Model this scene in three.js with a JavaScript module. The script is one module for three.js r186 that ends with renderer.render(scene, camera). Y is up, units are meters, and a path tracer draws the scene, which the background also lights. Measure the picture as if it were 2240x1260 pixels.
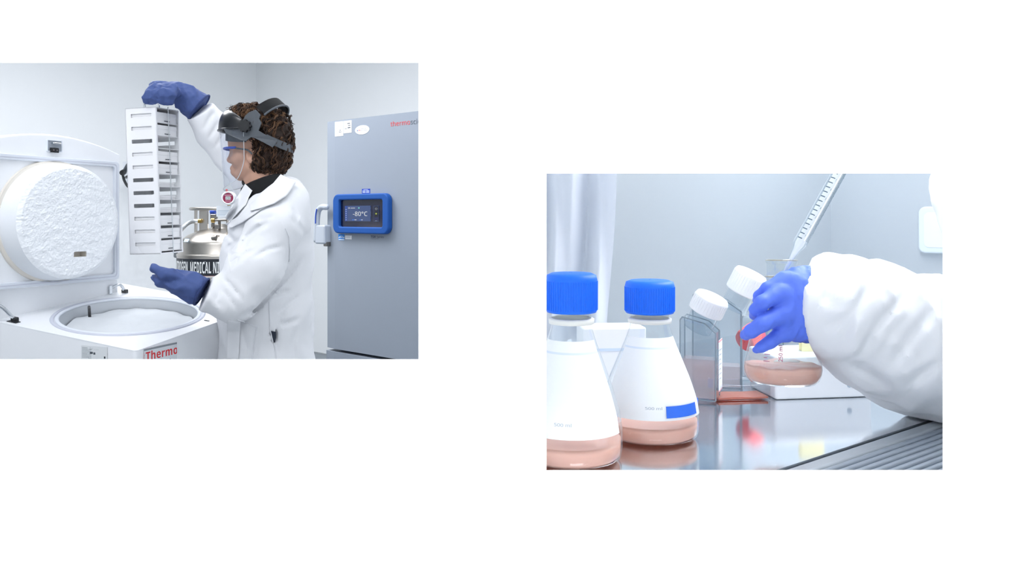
import * as THREE from 'three';
import { RoundedBoxGeometry } from 'three/addons/geometries/RoundedBoxGeometry.js';
import { mergeGeometries } from 'three/addons/utils/BufferGeometryUtils.js';
import { ImprovedNoise } from 'three/addons/math/ImprovedNoise.js';
import { RectAreaLightUniformsLib } from 'three/addons/lights/RectAreaLightUniformsLib.js';

// ---------------------------------------------------------------- camera, light, exposure
const scene = new THREE.Scene();
const renderer = new THREE.WebGLRenderer({ antialias: true });
renderer.toneMapping = THREE.LinearToneMapping;
renderer.toneMappingExposure = 1.0;
renderer.shadowMap.enabled = true;
RectAreaLightUniformsLib.init();
scene.background = new THREE.Color(0x202326);
const F = 1700, PX = 1120, PY = 470, EYE = 1.43;               // lens in pixels of the 2240 x 1260 frame, principal point, eye height
const camera = new THREE.PerspectiveCamera(THREE.MathUtils.radToDeg(2 * Math.atan(630 / F)), 2240 / 1260, 0.05, 60);
camera.position.set(0, EYE, 0);
camera.lookAt(0, EYE, -1);
camera.setViewOffset(2240, 1260, 0, 630 - PY, 2240, 1260);
camera.updateProjectionMatrix();
scene.add(camera);

const LAMPS = [   // [name, label, x, y, z, target, width, height, intensity, colour]
  ['ceiling_light', 'long white ceiling light panel above the freezer room door side', -1.35, 3.3, -1.15, [-1.3, 0.9, -2.7], 1.8, 0.9, 6.5, 0xfbfcff],
  ['ceiling_light', 'long white ceiling light panel above the steel cylinder', -2.6, 3.35, -4.6, [-2.6, 0, -4.6], 1.6, 1.6, 15, 0xfbfcff],
  ['ceiling_light', 'square white ceiling light panel above the grey upright freezer', -0.75, 3.35, -3.6, [-1.0, 0, -4.4], 0.9, 0.9, 7, 0xfbfcff],
  ['cabinet_lamp', 'white tube lamp panel under the hood of the steel cabinet', 0.55, 1.77, -1.12, [0.5, 1.1, -1.14], 0.8, 0.22, 12, 0xfafcff],
  ['ceiling_light', 'added square fill light panel in the space before the display wall', 0.35, 3.4, 0.9, [0.3, 1.3, -0.9], 1.2, 1.2, 9, 0xfbfcff],  // unseen fill added to brighten the sleeve, glove and bottle fronts
  ['added_wall_washer', 'added slim lamp whitening the display wall from above', 0, 2.05, -0.1, [0, 1.4, -0.5], 2.2, 0.16, 34, 0xffffff],  // unseen lamp added so that the display wall clips to white
  ['added_wall_washer', 'added slim lamp whitening the display wall from below', 0, 0.75, -0.1, [0, 1.35, -0.5], 2.2, 0.16, 34, 0xffffff],  // its added counterpart, lifting the lower part of the wall to white
];

// ---------------------------------------------------------------- helpers
const V = (x, y, z) => new THREE.Vector3(x, y, z);
const at = (px, py, d) => V((px - PX) / F * d, EYE - (py - PY) / F * d, -d);
const mpx = (p, d) => p * d / F;
let seedState = 12345;
const rnd = () => { seedState = (seedState * 1664525 + 1013904223) >>> 0; return seedState / 4294967296; };
const noise = new ImprovedNoise();
const nz = (x, y, z) => noise.noise(x + 31.7, y + 17.3, z + 5.1);

const taken = new Map();
function numbered(n) { const k = taken.get(n) || 0; taken.set(n, k + 1); return k ? n + '_' + String(k).padStart(3, '0') : n; }
function setShadow(m) { m.castShadow = true; m.receiveShadow = true; return m; }
function thing(name, label, category, pos = [0, 0, 0], turn = 0, group) {
  const o = new THREE.Group(); o.name = numbered(name); scene.add(o);
  if (pos.isVector3) o.position.copy(pos); else o.position.set(...pos);
  o.rotation.y = turn; o.userData = { label, category };
  if (group) o.userData.group = group;
  o.updateMatrixWorld(true);
  return o;
}
const rootOf = (o) => { while (o.parent && o.parent !== scene) o = o.parent; return o; };
function fit(geoms) {
  const a = Array.isArray(geoms) ? geoms : [geoms];
  if (a.length === 1) return a[0];
  return mergeGeometries(a.map((g) => { const q = g.index ? g.toNonIndexed() : g.clone(); for (const k of Object.keys(q.attributes)) if (!['position', 'normal', 'uv'].includes(k)) q.deleteAttribute(k); if (!q.attributes.uv) q.setAttribute('uv', new THREE.BufferAttribute(new Float32Array(q.attributes.position.count * 2), 2)); return q; }));
}
// part given in the thing's own coordinates
function part(name, geoms, mat, parent, label) {
  const m = setShadow(new THREE.Mesh(fit(geoms), mat)); m.name = name; parent.add(m);
  if (label) m.userData.label = label;
  return m;
}
// part given in world coordinates
function wpart(name, geoms, mat, parent, label) {
  const g = fit(geoms); const r = rootOf(parent); r.updateMatrixWorld(true);
  g.applyMatrix4(r.matrixWorld.clone().invert());
  return part(name, g, mat, parent, label);
}
function struct(name, geoms, mat) { const m = setShadow(new THREE.Mesh(fit(geoms), mat)); m.name = name; m.userData.kind = 'structure'; scene.add(m); return m; }
const box = (w, h, d, x = 0, y = 0, z = 0, r = 0) => { const g = r ? new RoundedBoxGeometry(w, h, d, 3, Math.min(r, w / 2.01, h / 2.01, d / 2.01)) : new THREE.BoxGeometry(w, h, d); g.translate(x, y, z); return g; };
function tube(pts, r, seg = 24, rad = 10, closed = false) {
  const c = new THREE.CatmullRomCurve3(pts, closed, 'centripetal');
  const g = new THREE.TubeGeometry(c, seg, r, rad, closed);
  if (closed) return g;
  const e = [g];
  for (const t of [0, 1]) { const s = new THREE.SphereGeometry(r, rad, 6); const p = c.getPoint(t); s.translate(p.x, p.y, p.z); e.push(s); }
  return fit(e);
}
const lathe = (pts, seg = 64) => new THREE.LatheGeometry(pts.map(([r, y]) => new THREE.Vector2(r, y)), seg);
function rod(a, b, r, r2 = r, seg = 16) {
  const g = new THREE.CylinderGeometry(r2, r, a.distanceTo(b), seg); const q = new THREE.Quaternion().setFromUnitVectors(V(0, 1, 0), b.clone().sub(a).normalize());
  g.applyQuaternion(q); const c = a.clone().add(b).multiplyScalar(0.5); g.translate(c.x, c.y, c.z); return g;
}
const basis = (x, y, z, p) => new THREE.Matrix4().makeBasis(x, y, z).setPosition(p);
function poly(pts, depth, holes = [], bevel = 0) {
  const s = new THREE.Shape(pts.map(([x, y]) => new THREE.Vector2(x, y)));
  for (const h of holes) s.holes.push(new THREE.Path(h.map(([x, y]) => new THREE.Vector2(x, y))));
  return new THREE.ExtrudeGeometry(s, { depth, bevelEnabled: bevel > 0, bevelSize: bevel, bevelThickness: bevel, bevelOffset: -bevel, bevelSegments: 3, curveSegments: 24 });
}
function rrect(x0, y0, x1, y1, r, n = 6) {
  const o = []; const cs = [[x1 - r, y0 + r, -90], [x1 - r, y1 - r, 0], [x0 + r, y1 - r, 90], [x0 + r, y0 + r, 180]];
  for (const [cx, cy, a] of cs) for (let i = 0; i <= n; i++) { const t = THREE.MathUtils.degToRad(a + 90 * i / n); o.push([cx + r * Math.cos(t), cy + r * Math.sin(t)]); }
  return o;
}
const circle = (cx, cy, r, n = 64) => Array.from({ length: n }, (_, i) => [cx + r * Math.cos(i / n * 2 * Math.PI), cy + r * Math.sin(i / n * 2 * Math.PI)]);

// a mirrored basis turns faces inside out: turn them back
{ const orig = THREE.BufferGeometry.prototype.applyMatrix4;
  THREE.BufferGeometry.prototype.applyMatrix4 = function (m) {
    orig.call(this, m);
    if (m.determinant() < 0) {
      if (this.index) { const a = this.index.array; for (let i = 0; i < a.length; i += 3) { const q = a[i]; a[i] = a[i + 2]; a[i + 2] = q; } }
      else for (const k of Object.keys(this.attributes)) { const A = this.attributes[k], n = A.itemSize, a = A.array; for (let i = 0; i < A.count; i += 3) for (let j = 0; j < n; j++) { const q = a[i * n + j]; a[i * n + j] = a[(i + 2) * n + j]; a[(i + 2) * n + j] = q; } }
    }
    return this;
  }; }

// textures
function canvasTex(w, h, draw) {
  const c = document.createElement('canvas'); c.width = w; c.height = h; const g = c.getContext('2d'); draw(g, w, h);
  const t = new THREE.CanvasTexture(c); t.colorSpace = THREE.SRGBColorSpace; t.anisotropy = 4; return t;
}
function noiseTex(size, fn) {
  const d = new Uint8Array(size * size * 4);
  for (let y = 0; y < size; y++) for (let x = 0; x < size; x++) { const v = Math.max(0, Math.min(255, fn(x / size, y / size) * 255)); d.set([v, v, v, 255], (y * size + x) * 4); }
  const t = new THREE.DataTexture(d, size, size); t.magFilter = THREE.LinearFilter; t.minFilter = THREE.LinearMipmapLinearFilter; t.generateMipmaps = true; t.wrapS = t.wrapT = THREE.RepeatWrapping; t.needsUpdate = true; return t;
}
// materials
const std = (color, roughness = 0.6, metalness = 0, more = {}) => new THREE.MeshStandardMaterial({ color, roughness, metalness, ...more });
const phys = (color, roughness, more = {}) => new THREE.MeshPhysicalMaterial({ color, roughness, ...more });
const brushed = noiseTex(256, (u, v) => 0.5 + 0.3 * nz(u * 4, v * 90, 1) + 0.2 * nz(u * 9, v * 200, 2)); brushed.repeat.set(2, 2);
const plaster = noiseTex(256, (u, v) => 0.5 + 0.25 * nz(u * 20, v * 20, 1) + 0.25 * nz(u * 60, v * 60, 3)); plaster.repeat.set(3, 3);
const frostTex = noiseTex(512, (u, v) => { const a = nz(u * 14, v * 14, 4) * 0.5 + nz(u * 34, v * 34, 7) * 0.35 + nz(u * 80, v * 80, 2) * 0.2; return 0.5 + a * 0.8; });
const M = {
  display: std(0xffffff, 0.9),
  wall: std(0xeff2f4, 0.85, 0, { bumpMap: plaster, bumpScale: 0.0006 }),
  ceil: std(0xf2f4f5, 0.9),
  floor: std(0x8b9299, 0.55),
  skirting: std(0xa4a9ad, 0.6),
  enamel: phys(0xf3f6fa, 0.35, { clearcoat: 0.3, clearcoatRoughness: 0.3 }),
  frost: std(0xf7fbff, 0.95, 0, { bumpMap: frostTex, bumpScale: 0.004 }),
  plug: std(0xf0f4f9, 0.7),
  gasketBeige: std(0xe9e4db, 0.7),
  gasket: std(0xc9cdda, 0.5),
  frameLine: std(0xdfe5ee, 0.5),
  black: std(0x15171b, 0.45),
  blackMatte: std(0x101114, 0.85),
  chrome: std(0xd4d8dc, 0.18, 1),
  steel: std(0xb9b4ad, 0.32, 1),
  wellSteel: std(0xc3c8ce, 0.45, 0.3),
  steelDark: std(0x8f8b86, 0.4, 1),
  brass: std(0xb79a5a, 0.35, 1),
  rackMetal: std(0xf2f3f6, 0.45),
  rackInner: std(0xeceff2, 0.6),
  card: std(0xf4f5f7, 0.8),
  cardDark: std(0x50545c, 0.8),
  coat: std(0xeaecf0, 0.85),
  seam: std(0xe6e8ed, 0.9),
  skin: phys(0xc89c86, 0.55, { sheen: 0.2 }),
  cryoGlove: std(0x43578f, 0.75),
  cryoGloveEdge: std(0x2e3f72, 0.8),
  nitrile: phys(0x5878ea, 0.6, {}),
  shirt: std(0x0c0d11, 0.95),
  trouser: std(0x2c3340, 0.9),
  shoe: std(0x1c1c1e, 0.6),
  shieldBlack: phys(0x080a12, 0.35, { clearcoat: 0.4, clearcoatRoughness: 0.2 }),
  shieldGrey: std(0x50565d, 0.55),
  visor: phys(0xf4f6fa, 0.03, { transmission: 1, thickness: 0, ior: 1.4 }),
  visorEdge: std(0xc9d0d8, 0.3),
  blueFrame: std(0x2c4fb4, 0.5),
  freezer: std(0x939ca9, 0.5, 0.1),
  handle: std(0xc3cbd6, 0.35, 0.3),
  blueBezel: std(0x014c9c, 0.7),
  screenGlass: phys(0x0a1230, 0.25, { clearcoat: 0.3, clearcoatRoughness: 0.1 }),
  vapour: new THREE.MeshStandardMaterial({ color: 0xeef3f8, roughness: 1, transparent: true, opacity: 0.8 }),
  wisp: new THREE.MeshStandardMaterial({ color: 0xf2f6fa, roughness: 1, transparent: true, opacity: 0.1 }),
  glass: phys(0xf7fafb, 0.02, { transmission: 1, thickness: 0, ior: 1.5 }),
  flaskGlass: phys(0xf1f5f6, 0.02, { transmission: 1, thickness: 0, ior: 1.7 }),
  plastic: phys(0xeef2f5, 0.06, { transmission: 1, thickness: 0, ior: 1.5 }),
  medium: phys(0xffcab6, 0.3, { transmission: 0.2, thickness: 0, ior: 1.33 }),
  mediumPale: phys(0xf8eeee, 0.2, { transmission: 0.75, thickness: 0, ior: 1.33 }),
  mediumRed: phys(0xf2a184, 0.3, { transmission: 0.55, thickness: 0, ior: 1.33 }),
  blueCap: std(0x006cf2, 0.55),
  whiteCap: std(0xf3f5f7, 0.55),
  redCap: std(0xee6a70, 0.6),
  hoodSteel: std(0xc6cdd3, 0.36, 0.65, { bumpMap: brushed, bumpScale: 0.0001 }),
  tableSteel: std(0xe6eaee, 0.12, 1),
  grilleSteel: std(0xbcc5cf, 0.35, 0.9),
  curtain: phys(0xdde2ea, 0.75, { transmission: 0.25, thickness: 0 }),
  paper: std(0xfafbfc, 0.8),
  yellow: std(0xf3e9a8, 0.8),
  blueLabel: std(0x2f6fe8, 0.6),
};

// signed distance modelling
const smin = (a, b, k) => { const h = Math.max(k - Math.abs(a - b), 0) / k; return Math.min(a, b) - h * h * k * 0.25; };
function bone(x1, y1, d1, r1, x2, y2, d2, r2) { const a = at(x1, y1, d1), b = at(x2, y2, d2); return { a, b, ra: mpx(r1, d1), rb: mpx(r2, d2), ba: b.clone().sub(a), l2: Math.max(b.distanceToSquared(a), 1e-9) }; }
function dBone(s, x, y, z) {
  const px = x - s.a.x, py = y - s.a.y, pz = z - s.a.z;
  let h = (px * s.ba.x + py * s.ba.y + pz * s.ba.z) / s.l2; h = h < 0 ? 0 : h > 1 ? 1 : h;
  const qx = px - s.ba.x * h, qy = py - s.ba.y * h, qz = pz - s.ba.z * h;
  return Math.sqrt(qx * qx + qy * qy + qz * qz) - (s.ra + (s.rb - s.ra) * h);
}
function dEll(c, r, x, y, z) {
  const a = (x - c.x) / r[0], b = (y - c.y) / r[1], e = (z - c.z) / r[2]; const k0 = Math.hypot(a, b, e), k1 = Math.hypot(a / r[0], b / r[1], e / r[2]);
  return k1 < 1e-9 ? -Math.min(...r) : k0 * (k0 - 1) / k1;
}
const field = (bones, k) => (x, y, z) => { let d = 1e3; for (const s of bones) d = smin(d, dBone(s, x, y, z), k); return d; };
function boundsOf(bones, pad) { const b = new THREE.Box3(); for (const s of bones) { for (const [p, r] of [[s.a, s.ra], [s.b, s.rb]]) { b.expandByPoint(p.clone().addScalar(r + pad)); b.expandByPoint(p.clone().addScalar(-r - pad)); } } return b; }
function meshField(fn, bb, cell) {
  const nx = Math.ceil((bb.max.x - bb.min.x) / cell) + 1, ny = Math.ceil((bb.max.y - bb.min.y) / cell) + 1, n3 = Math.ceil((bb.max.z - bb.min.z) / cell) + 1;
  const g = new Float32Array(nx * ny * n3), id = (i, j, k) => (k * ny + j) * nx + i;
  for (let k = 0; k < n3; k++) for (let j = 0; j < ny; j++) for (let i = 0; i < nx; i++) g[id(i, j, k)] = fn(bb.min.x + i * cell, bb.min.y + j * cell, bb.min.z + k * cell);
  const vid = new Int32Array(nx * ny * n3).fill(-1), pos = [], idx = [];
  for (let k = 0; k < n3 - 1; k++) for (let j = 0; j < ny - 1; j++) for (let i = 0; i < nx - 1; i++) {
    let n = 0, sx = 0, sy = 0, sz = 0; const c = [];
    for (let q = 0; q < 8; q++) c.push(g[id(i + (q & 1), j + ((q >> 1) & 1), k + (q >> 2))]);
    let m = 0; for (let q = 0; q < 8; q++) if (c[q] < 0) m |= 1 << q;
    if (m === 0 || m === 255) continue;
    for (const [a, b] of EDGES) if ((c[a] < 0) !== (c[b] < 0)) {
      const t = c[a] / (c[a] - c[b]); n++;
      sx += (a & 1) + ((b & 1) - (a & 1)) * t; sy += ((a >> 1) & 1) + (((b >> 1) & 1) - ((a >> 1) & 1)) * t; sz += (a >> 2) + ((b >> 2) - (a >> 2)) * t;
    }
    vid[id(i, j, k)] = pos.length / 3; pos.push(bb.min.x + (i + sx / n) * cell, bb.min.y + (j + sy / n) * cell, bb.min.z + (k + sz / n) * cell);
  }
  const quad = (a, b, c, d, flip) => { if (a < 0 || b < 0 || c < 0 || d < 0) return; if (flip) idx.push(a, c, b, a, d, c); else idx.push(a, b, c, a, c, d); };
  for (let k = 1; k < n3 - 1; k++) for (let j = 1; j < ny - 1; j++) for (let i = 1; i < nx - 1; i++) {
    const v = g[id(i, j, k)] < 0;
    if (v !== (g[id(i + 1, j, k)] < 0)) quad(vid[id(i, j - 1, k - 1)], vid[id(i, j, k - 1)], vid[id(i, j, k)], vid[id(i, j - 1, k)], !v);
    if (v !== (g[id(i, j + 1, k)] < 0)) quad(vid[id(i - 1, j, k - 1)], vid[id(i - 1, j, k)], vid[id(i, j, k)], vid[id(i, j, k - 1)], !v);
    if (v !== (g[id(i, j, k + 1)] < 0)) quad(vid[id(i - 1, j - 1, k)], vid[id(i, j - 1, k)], vid[id(i, j, k)], vid[id(i - 1, j, k)], !v);
  }
  const o = new THREE.BufferGeometry(); o.setAttribute('position', new THREE.Float32BufferAttribute(pos, 3)); o.setIndex(idx); o.computeVertexNormals(); return o;
}
const EDGES = [[0, 1], [2, 3], [4, 5], [6, 7], [0, 2], [1, 3], [4, 6], [5, 7], [0, 4], [1, 5], [2, 6], [3, 7]];
// the point of a surface straight behind a point of the plan, found along a line of sight
function onSurface(fn, px, py, d0, d1, lift = 0) {
  const dir = at(px, py, 1).sub(camera.position); let t = d0;
  for (let i = 0; i < 90; i++) { const p = camera.position.clone().addScaledVector(dir, t); const s = fn(p.x, p.y, p.z) - lift; if (s < 0.0006) return p; t += Math.max(s * 0.7, 0.0005); if (t > d1) break; }
  return null;
}
// a strip of cloth of real thickness laid on a surface, between two polylines
function clothPatch(fn, left, right, nu, nv, d0, d1, lift, thick) {
  const sample = (pl, t) => { const x = t * (pl.length - 1), i = Math.min(Math.floor(x), pl.length - 2), q = x - i; return [pl[i][0] + (pl[i + 1][0] - pl[i][0]) * q, pl[i][1] + (pl[i + 1][1] - pl[i][1]) * q]; };
  const top = [], bot = [], e = 0.002, W = nu + 1, grid0 = []; let D = [];
  for (let j = 0; j <= nv; j++) for (let i = 0; i <= nu; i++) {
    const a = sample(left, j / nv), b = sample(right, j / nv), s = i / nu; const px = a[0] + (b[0] - a[0]) * s, py = a[1] + (b[1] - a[1]) * s;
    const p = onSurface(fn, px, py, d0, d1, lift); grid0.push([px, py]); D.push(p ? -p.z : D.length ? D[D.length - 1] : (d0 + d1) / 2);
  }
  for (let it = 0; it < 14; it++) { const E = D.slice(); for (let j = 0; j <= nv; j++) for (let i = 0; i <= nu; i++) { let sum = 0, n = 0; for (const [di, dj] of [[1, 0], [-1, 0], [0, 1], [0, -1]]) { const a = i + di, b = j + dj; if (a >= 0 && a <= nu && b >= 0 && b <= nv) { sum += D[b * W + a]; n++; } } E[j * W + i] = 0.4 * D[j * W + i] + 0.6 * Math.min(sum / n, D[j * W + i] + 0.002); } D = E; }
  grid0.forEach(([px, py], q) => { const p = at(px, py, D[q]); top.push(p); bot.push(p.clone().addScaledVector(p.clone().sub(camera.position).normalize(), thick)); });
  const pos = [], idx = [], w = nu + 1, N = top.length;
  for (const p of [...top, ...bot]) pos.push(p.x, p.y, p.z);
  for (let j = 0; j < nv; j++) for (let i = 0; i < nu; i++) { const a = j * w + i, b = a + 1, c = a + w, d = c + 1; idx.push(a, c, b, b, c, d, N + a, N + b, N + c, N + b, N + d, N + c); }
  const rim = []; for (let i = 0; i < nu; i++) rim.push(i); for (let j = 0; j < nv; j++) rim.push(j * w + nu); for (let i = nu; i > 0; i--) rim.push(nv * w + i); for (let j = nv; j > 0; j--) rim.push(j * w);
  rim.forEach((a, i) => { const b = rim[(i + 1) % rim.length]; idx.push(a, b, N + a, b, N + b, N + a); });
  const g = new THREE.BufferGeometry(); g.setAttribute('position', new THREE.Float32BufferAttribute(pos, 3)); g.setIndex(idx); g.computeVertexNormals(); return g;
}
// creases of cloth: lines over a garment, each with a width in pixels and a depth in metres; the cloth sinks along the line and swells beside it
function creaser(list) {
  const segs = []; for (const [w, dep, ...pts] of list) for (let i = 0; i + 1 < pts.length; i++) segs.push([...pts[i], ...pts[i + 1], w * 1.35, dep * 0.68, i === 0, i + 2 === pts.length]);
  return (x, y, z) => { const px = PX + x * F / -z, py = PY + (EYE - y) * F / -z; let o = 0; for (const [x0, y0, x1, y1, w, dep, first, last] of segs) {
    const ax = px - x0, ay = py - y0, bx = x1 - x0, by = y1 - y0, L2 = bx * bx + by * by; const h0 = (ax * bx + ay * by) / L2; if (h0 < -0.5 || h0 > 1.5) continue; const h = Math.max(0, Math.min(1, h0)); const t = Math.hypot(ax - bx * h, ay - by * h) / w; if (t > 3.2) continue;
    const fade = (first ? Math.min(1, h / 0.45) : 1) * (last ? Math.min(1, (1 - h) / 0.45) : 1); const q = t * t; const v = dep * (0.25 + 0.75 * fade) * (1 - 1.1 * q) * Math.exp(-q); if (Math.abs(v) > Math.abs(o)) o = v; } return o; };
}
function seamTube(fn, raw, d0, d1, r) { const pts = []; for (let i = 0; i + 1 < raw.length; i++) for (let k = 0; k < 5; k++) pts.push([raw[i][0] + (raw[i + 1][0] - raw[i][0]) * k / 5, raw[i][1] + (raw[i + 1][1] - raw[i][1]) * k / 5]); pts.push(raw[raw.length - 1]); const p = pts.map(([x, y]) => onSurface(fn, x, y, d0, d1, r * 0.5)).filter(Boolean); return tube(p, r, p.length * 3, 6); }

// ---------------------------------------------------------------- lamps
for (const [name, label, x, y, z, tg, w, h, power, col] of LAMPS) {
  const t = thing(name, label, 'lamp', [x, y, z]); t.lookAt(2 * x - tg[0], 2 * y - tg[1], 2 * z - tg[2]); t.updateMatrixWorld(true);   // local -z looks at the target
  part('housing', box(w + 0.04, h + 0.04, 0.04, 0, 0, 0.025), M.enamel, t);
  part('diffuser', box(w, h, 0.004, 0, 0, 0.002), new THREE.MeshStandardMaterial({ color: 0xffffff, emissive: col, emissiveIntensity: 1.2, roughness: 0.6 }), t);
  const L = new THREE.RectAreaLight(col, power, w, h); L.position.set(0, 0, -0.006); t.add(L); L.lookAt(V(...tg));
}

// ---------------------------------------------------------------- the display wall with two openings, and the space before it
{
  const D = 0.5, X = (p) => (p - PX) / F * D, Y = (p) => EYE - (p - PY) / F * D;
  const rect = (x0, y0, x1, y1) => [[x0, y0], [x1, y0], [x1, y1], [x0, y1]];
  const openings = [[-60, 136, 916, 787], [1195, 379, 2065, 1030]];
  const front = poly(rect(-1.7, 0, 1.7, 3.5), 0.0015, openings.map(([a, b, c, d]) => rect(X(a), Y(d), X(c), Y(b)))); front.translate(0, 0, -D - 0.0015);
  const back = poly(rect(-1.7, 0, 1.7, 3.5), 0.02, openings.map(([a, b, c, d]) => rect(X(a) - 0.05, Y(d) - 0.03, X(c) + 0.03, Y(b) + 0.03))); back.translate(0, 0, -D - 0.0215);
  struct('wall_front', [front, back], M.display);
  struct('floor_gallery', box(3.44, 0.05, 2.6, 0, -0.025, 0.8), M.floor);
  struct('ceiling_gallery', box(3.44, 0.05, 2.6, 0, 3.525, 0.8), M.ceil);
  struct('wall_gallery_left', box(0.05, 3.5, 2.6, -1.725, 1.75, 0.8), M.wall);
  struct('wall_gallery_right', box(0.05, 3.5, 2.6, 1.725, 1.75, 0.8), M.wall);
  struct('wall_gallery_rear', box(3.5, 3.5, 0.05, 0, 1.75, 2.1), M.wall);
}

// ---------------------------------------------------------------- freezer room
const slab = (x0, z0, x1, z1, h, t, y0 = 0) => { const L = Math.hypot(x1 - x0, z1 - z0); const g = box(L, h, t, 0, y0 + h / 2, -t / 2); g.rotateY(-Math.atan2(z1 - z0, x1 - x0)); g.translate((x0 + x1) / 2, 0, (z0 + z1) / 2); return g; };
{
  // corner of the room and its two walls
  const c = [-2.87, -8.72];
  struct('wall_right', slab(c[0], c[1], c[0] + 0.781 * 5, c[1] + 0.624 * 5, 3.5, 0.1), M.wall);
  struct('wall_left', slab(c[0] - 0.624 * 9.2, c[1] + 0.781 * 9.2, c[0], c[1], 3.5, 0.1), M.wall);
  struct('baseboard_right', slab(c[0], c[1] + 0.02, c[0] + 0.781 * 5, c[1] + 0.02 + 0.624 * 5, 0.012, 0.02), M.skirting);
  const sh = poly([[-8.7, 0.53], [-0.05, 0.53], [-0.05, 6.5], [-2.87, 8.75], [-8.7, 1.5]], 0.05);
  const fl = sh.clone(); fl.rotateX(-Math.PI / 2); fl.translate(0, -0.05, 0); struct('floor', fl, M.floor);
  const ce = sh.clone(); ce.rotateX(-Math.PI / 2); ce.translate(0, 3.45, 0); struct('ceiling', ce, M.ceil);
  struct('wall_partition', box(0.03, 3.5, 6.2, -0.035, 1.75, -3.63), M.wall);
  struct('wall_near', box(7, 3.5, 0.05, -5.2, 1.75, -0.545), M.wall);
}

// ---------------------------------------------------------------- open chest freezer
{
  const C0 = at(297, 768, 2.15), n = V(0.0784591, 0.9872154, 0.13874408).normalize(), u = V(-0.94667573, 0.11740443, -0.30003544).normalize(), w = new THREE.Vector3().crossVectors(u, n).normalize();   // u runs to the hinges, w runs along the front, away
  const T = (a, b, h = 0) => C0.clone().addScaledVector(u, a).addScaledVector(w, b).addScaledVector(n, h);
  const base = T(0.29, 0.26); base.y = 0;
  const t = thing('chest_freezer', 'white chest freezer with raised round-plugged lid and misty circular opening', 'freezer', base);
  const out = []; for (const [cx, cy, r, a0] of [[0.57, 0.03, 0.03, -90], [0.57, 0.51, 0.03, 0], [0.2, 0.34, 0.2, 90], [0.012, 0.012, 0.012, 180]]) for (let i = 0; i <= 10; i++) { const q = THREE.MathUtils.degToRad(a0 + 9 * i); out.push([cx + r * Math.cos(q), cy + r * Math.sin(q)]); }
  const topM = basis(u, w, n.clone().negate(), C0);           // shape (a, b) -> the sloping top, extruded downwards
  const top = poly(out, 0.02, [circle(0.265, 0.255, 0.2, 72)]); top.applyMatrix4(topM);
  wpart('top_plate', top, M.enamel, t);
  // body: the outline let down to the floor
  { const pos = [], idx = [], N = out.length; out.forEach(([a, b]) => { const p = T(a, b, -0.004); pos.push(p.x, p.y, p.z, p.x, 0.02, p.z); });
    for (let i = 0; i < N; i++) { const a = 2 * i, b = 2 * ((i + 1) % N); idx.push(a, b, a + 1, b, b + 1, a + 1); }
    const g = new THREE.BufferGeometry(); g.setAttribute('position', new THREE.Float32BufferAttribute(pos, 3)); g.setIndex(idx); const q = g.toNonIndexed(); q.computeVertexNormals(); wpart('body', q, M.enamel, t); }
  // well, rim rings, vapour
  const cm = basis(u, n, w.clone().negate(), T(0.265, 0.255));
  const well = lathe([[0.2, -0.001], [0.192, -0.03], [0.19, -0.42], [0.001, -0.42]], 72); well.applyMatrix4(cm); wpart('well', well, M.wellSteel, t);
  const r1 = new THREE.TorusGeometry(0.216, 0.006, 10, 90); r1.rotateX(Math.PI / 2); r1.scale(1, 0.7, 1); r1.applyMatrix4(cm); wpart('gasket', r1, M.gasket, t);
  const r2 = new THREE.TorusGeometry(0.203, 0.006, 10, 90); r2.rotateX(Math.PI / 2); r2.scale(1, 0.7, 1); r2.applyMatrix4(cm); wpart('inner_rim', r2, M.frameLine, t);
  for (const [a, b, nm] of [[195, 672, 'hook']]) { const p = at(a, b, 2.52); wpart(nm, [rod(p, p.clone().add(V(0.002, -0.035, 0)), 0.0045), rod(p, p.clone().add(V(0.006, 0.003, 0.012)), 0.004)], M.black, t); }
  // small black mark on the rim of the top
  { const g = box(0.018, 0.002, 0.004); g.applyMatrix4(basis(u, n, w, T(0.035, 0.33, 0.0008))); wpart('latch_slot', g, M.black, t); }
  // lid: a frame standing on the hinge side
  const ls = V(0.3682, 0, -0.9297).normalize(), lt = V(0, 1, 0), ln = V(0.9297, 0, 0.3682).normalize();
  const lc = at(118, 470, 2.47); lc.y = 1.205;
  const LM = basis(ls, lt, ln, lc);
  const arch = (hw, h0, rise, n2 = 20) => { const o = [[-hw, 0], [hw, 0]]; for (let i = 0; i <= n2; i++) { const s = 1 - 2 * i / n2; o.push([hw * s, h0 + rise * (1 - s * s)]); } return o; };
  const lidOut = poly(arch(0.252, 0.435, 0.045), 0.05, [], 0.006); lidOut.translate(0, 0, -0.056);
  lidOut.applyMatrix4(LM);
  const lid = wpart('lid', lidOut, M.enamel, t);
  const rimRect = poly(rrect(-0.24, 0.004, 0.24, 0.408, 0.012), 0.008, [rrect(-0.222, 0.022, 0.222, 0.39, 0.01).reverse()], 0.002); rimRect.applyMatrix4(LM); wpart('lid_gasket', rimRect, M.frameLine, lid);
  const rim2 = poly(rrect(-0.23, 0.012, 0.23, 0.4, 0.012), 0.011, [rrect(-0.2275, 0.0145, 0.2275, 0.3975, 0.011).reverse()], 0); rim2.applyMatrix4(LM); wpart('gasket_bead', rim2, M.gasket, lid);
  const cyl = (prof) => { const g = lathe(prof, 96); g.rotateX(Math.PI / 2); g.translate(0, 0.203, 0); g.applyMatrix4(LM); return g; };
  wpart('plug_collar', cyl([[0.001, 0.01], [0.193, 0.01], [0.195, 0.004], [0.195, 0]].reverse()), M.gasketBeige, lid);
  wpart('plug', cyl([[0.186, 0.008], [0.184, 0.03], [0.18, 0.068], [0.176, 0.074]]), M.plug, lid);
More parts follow.
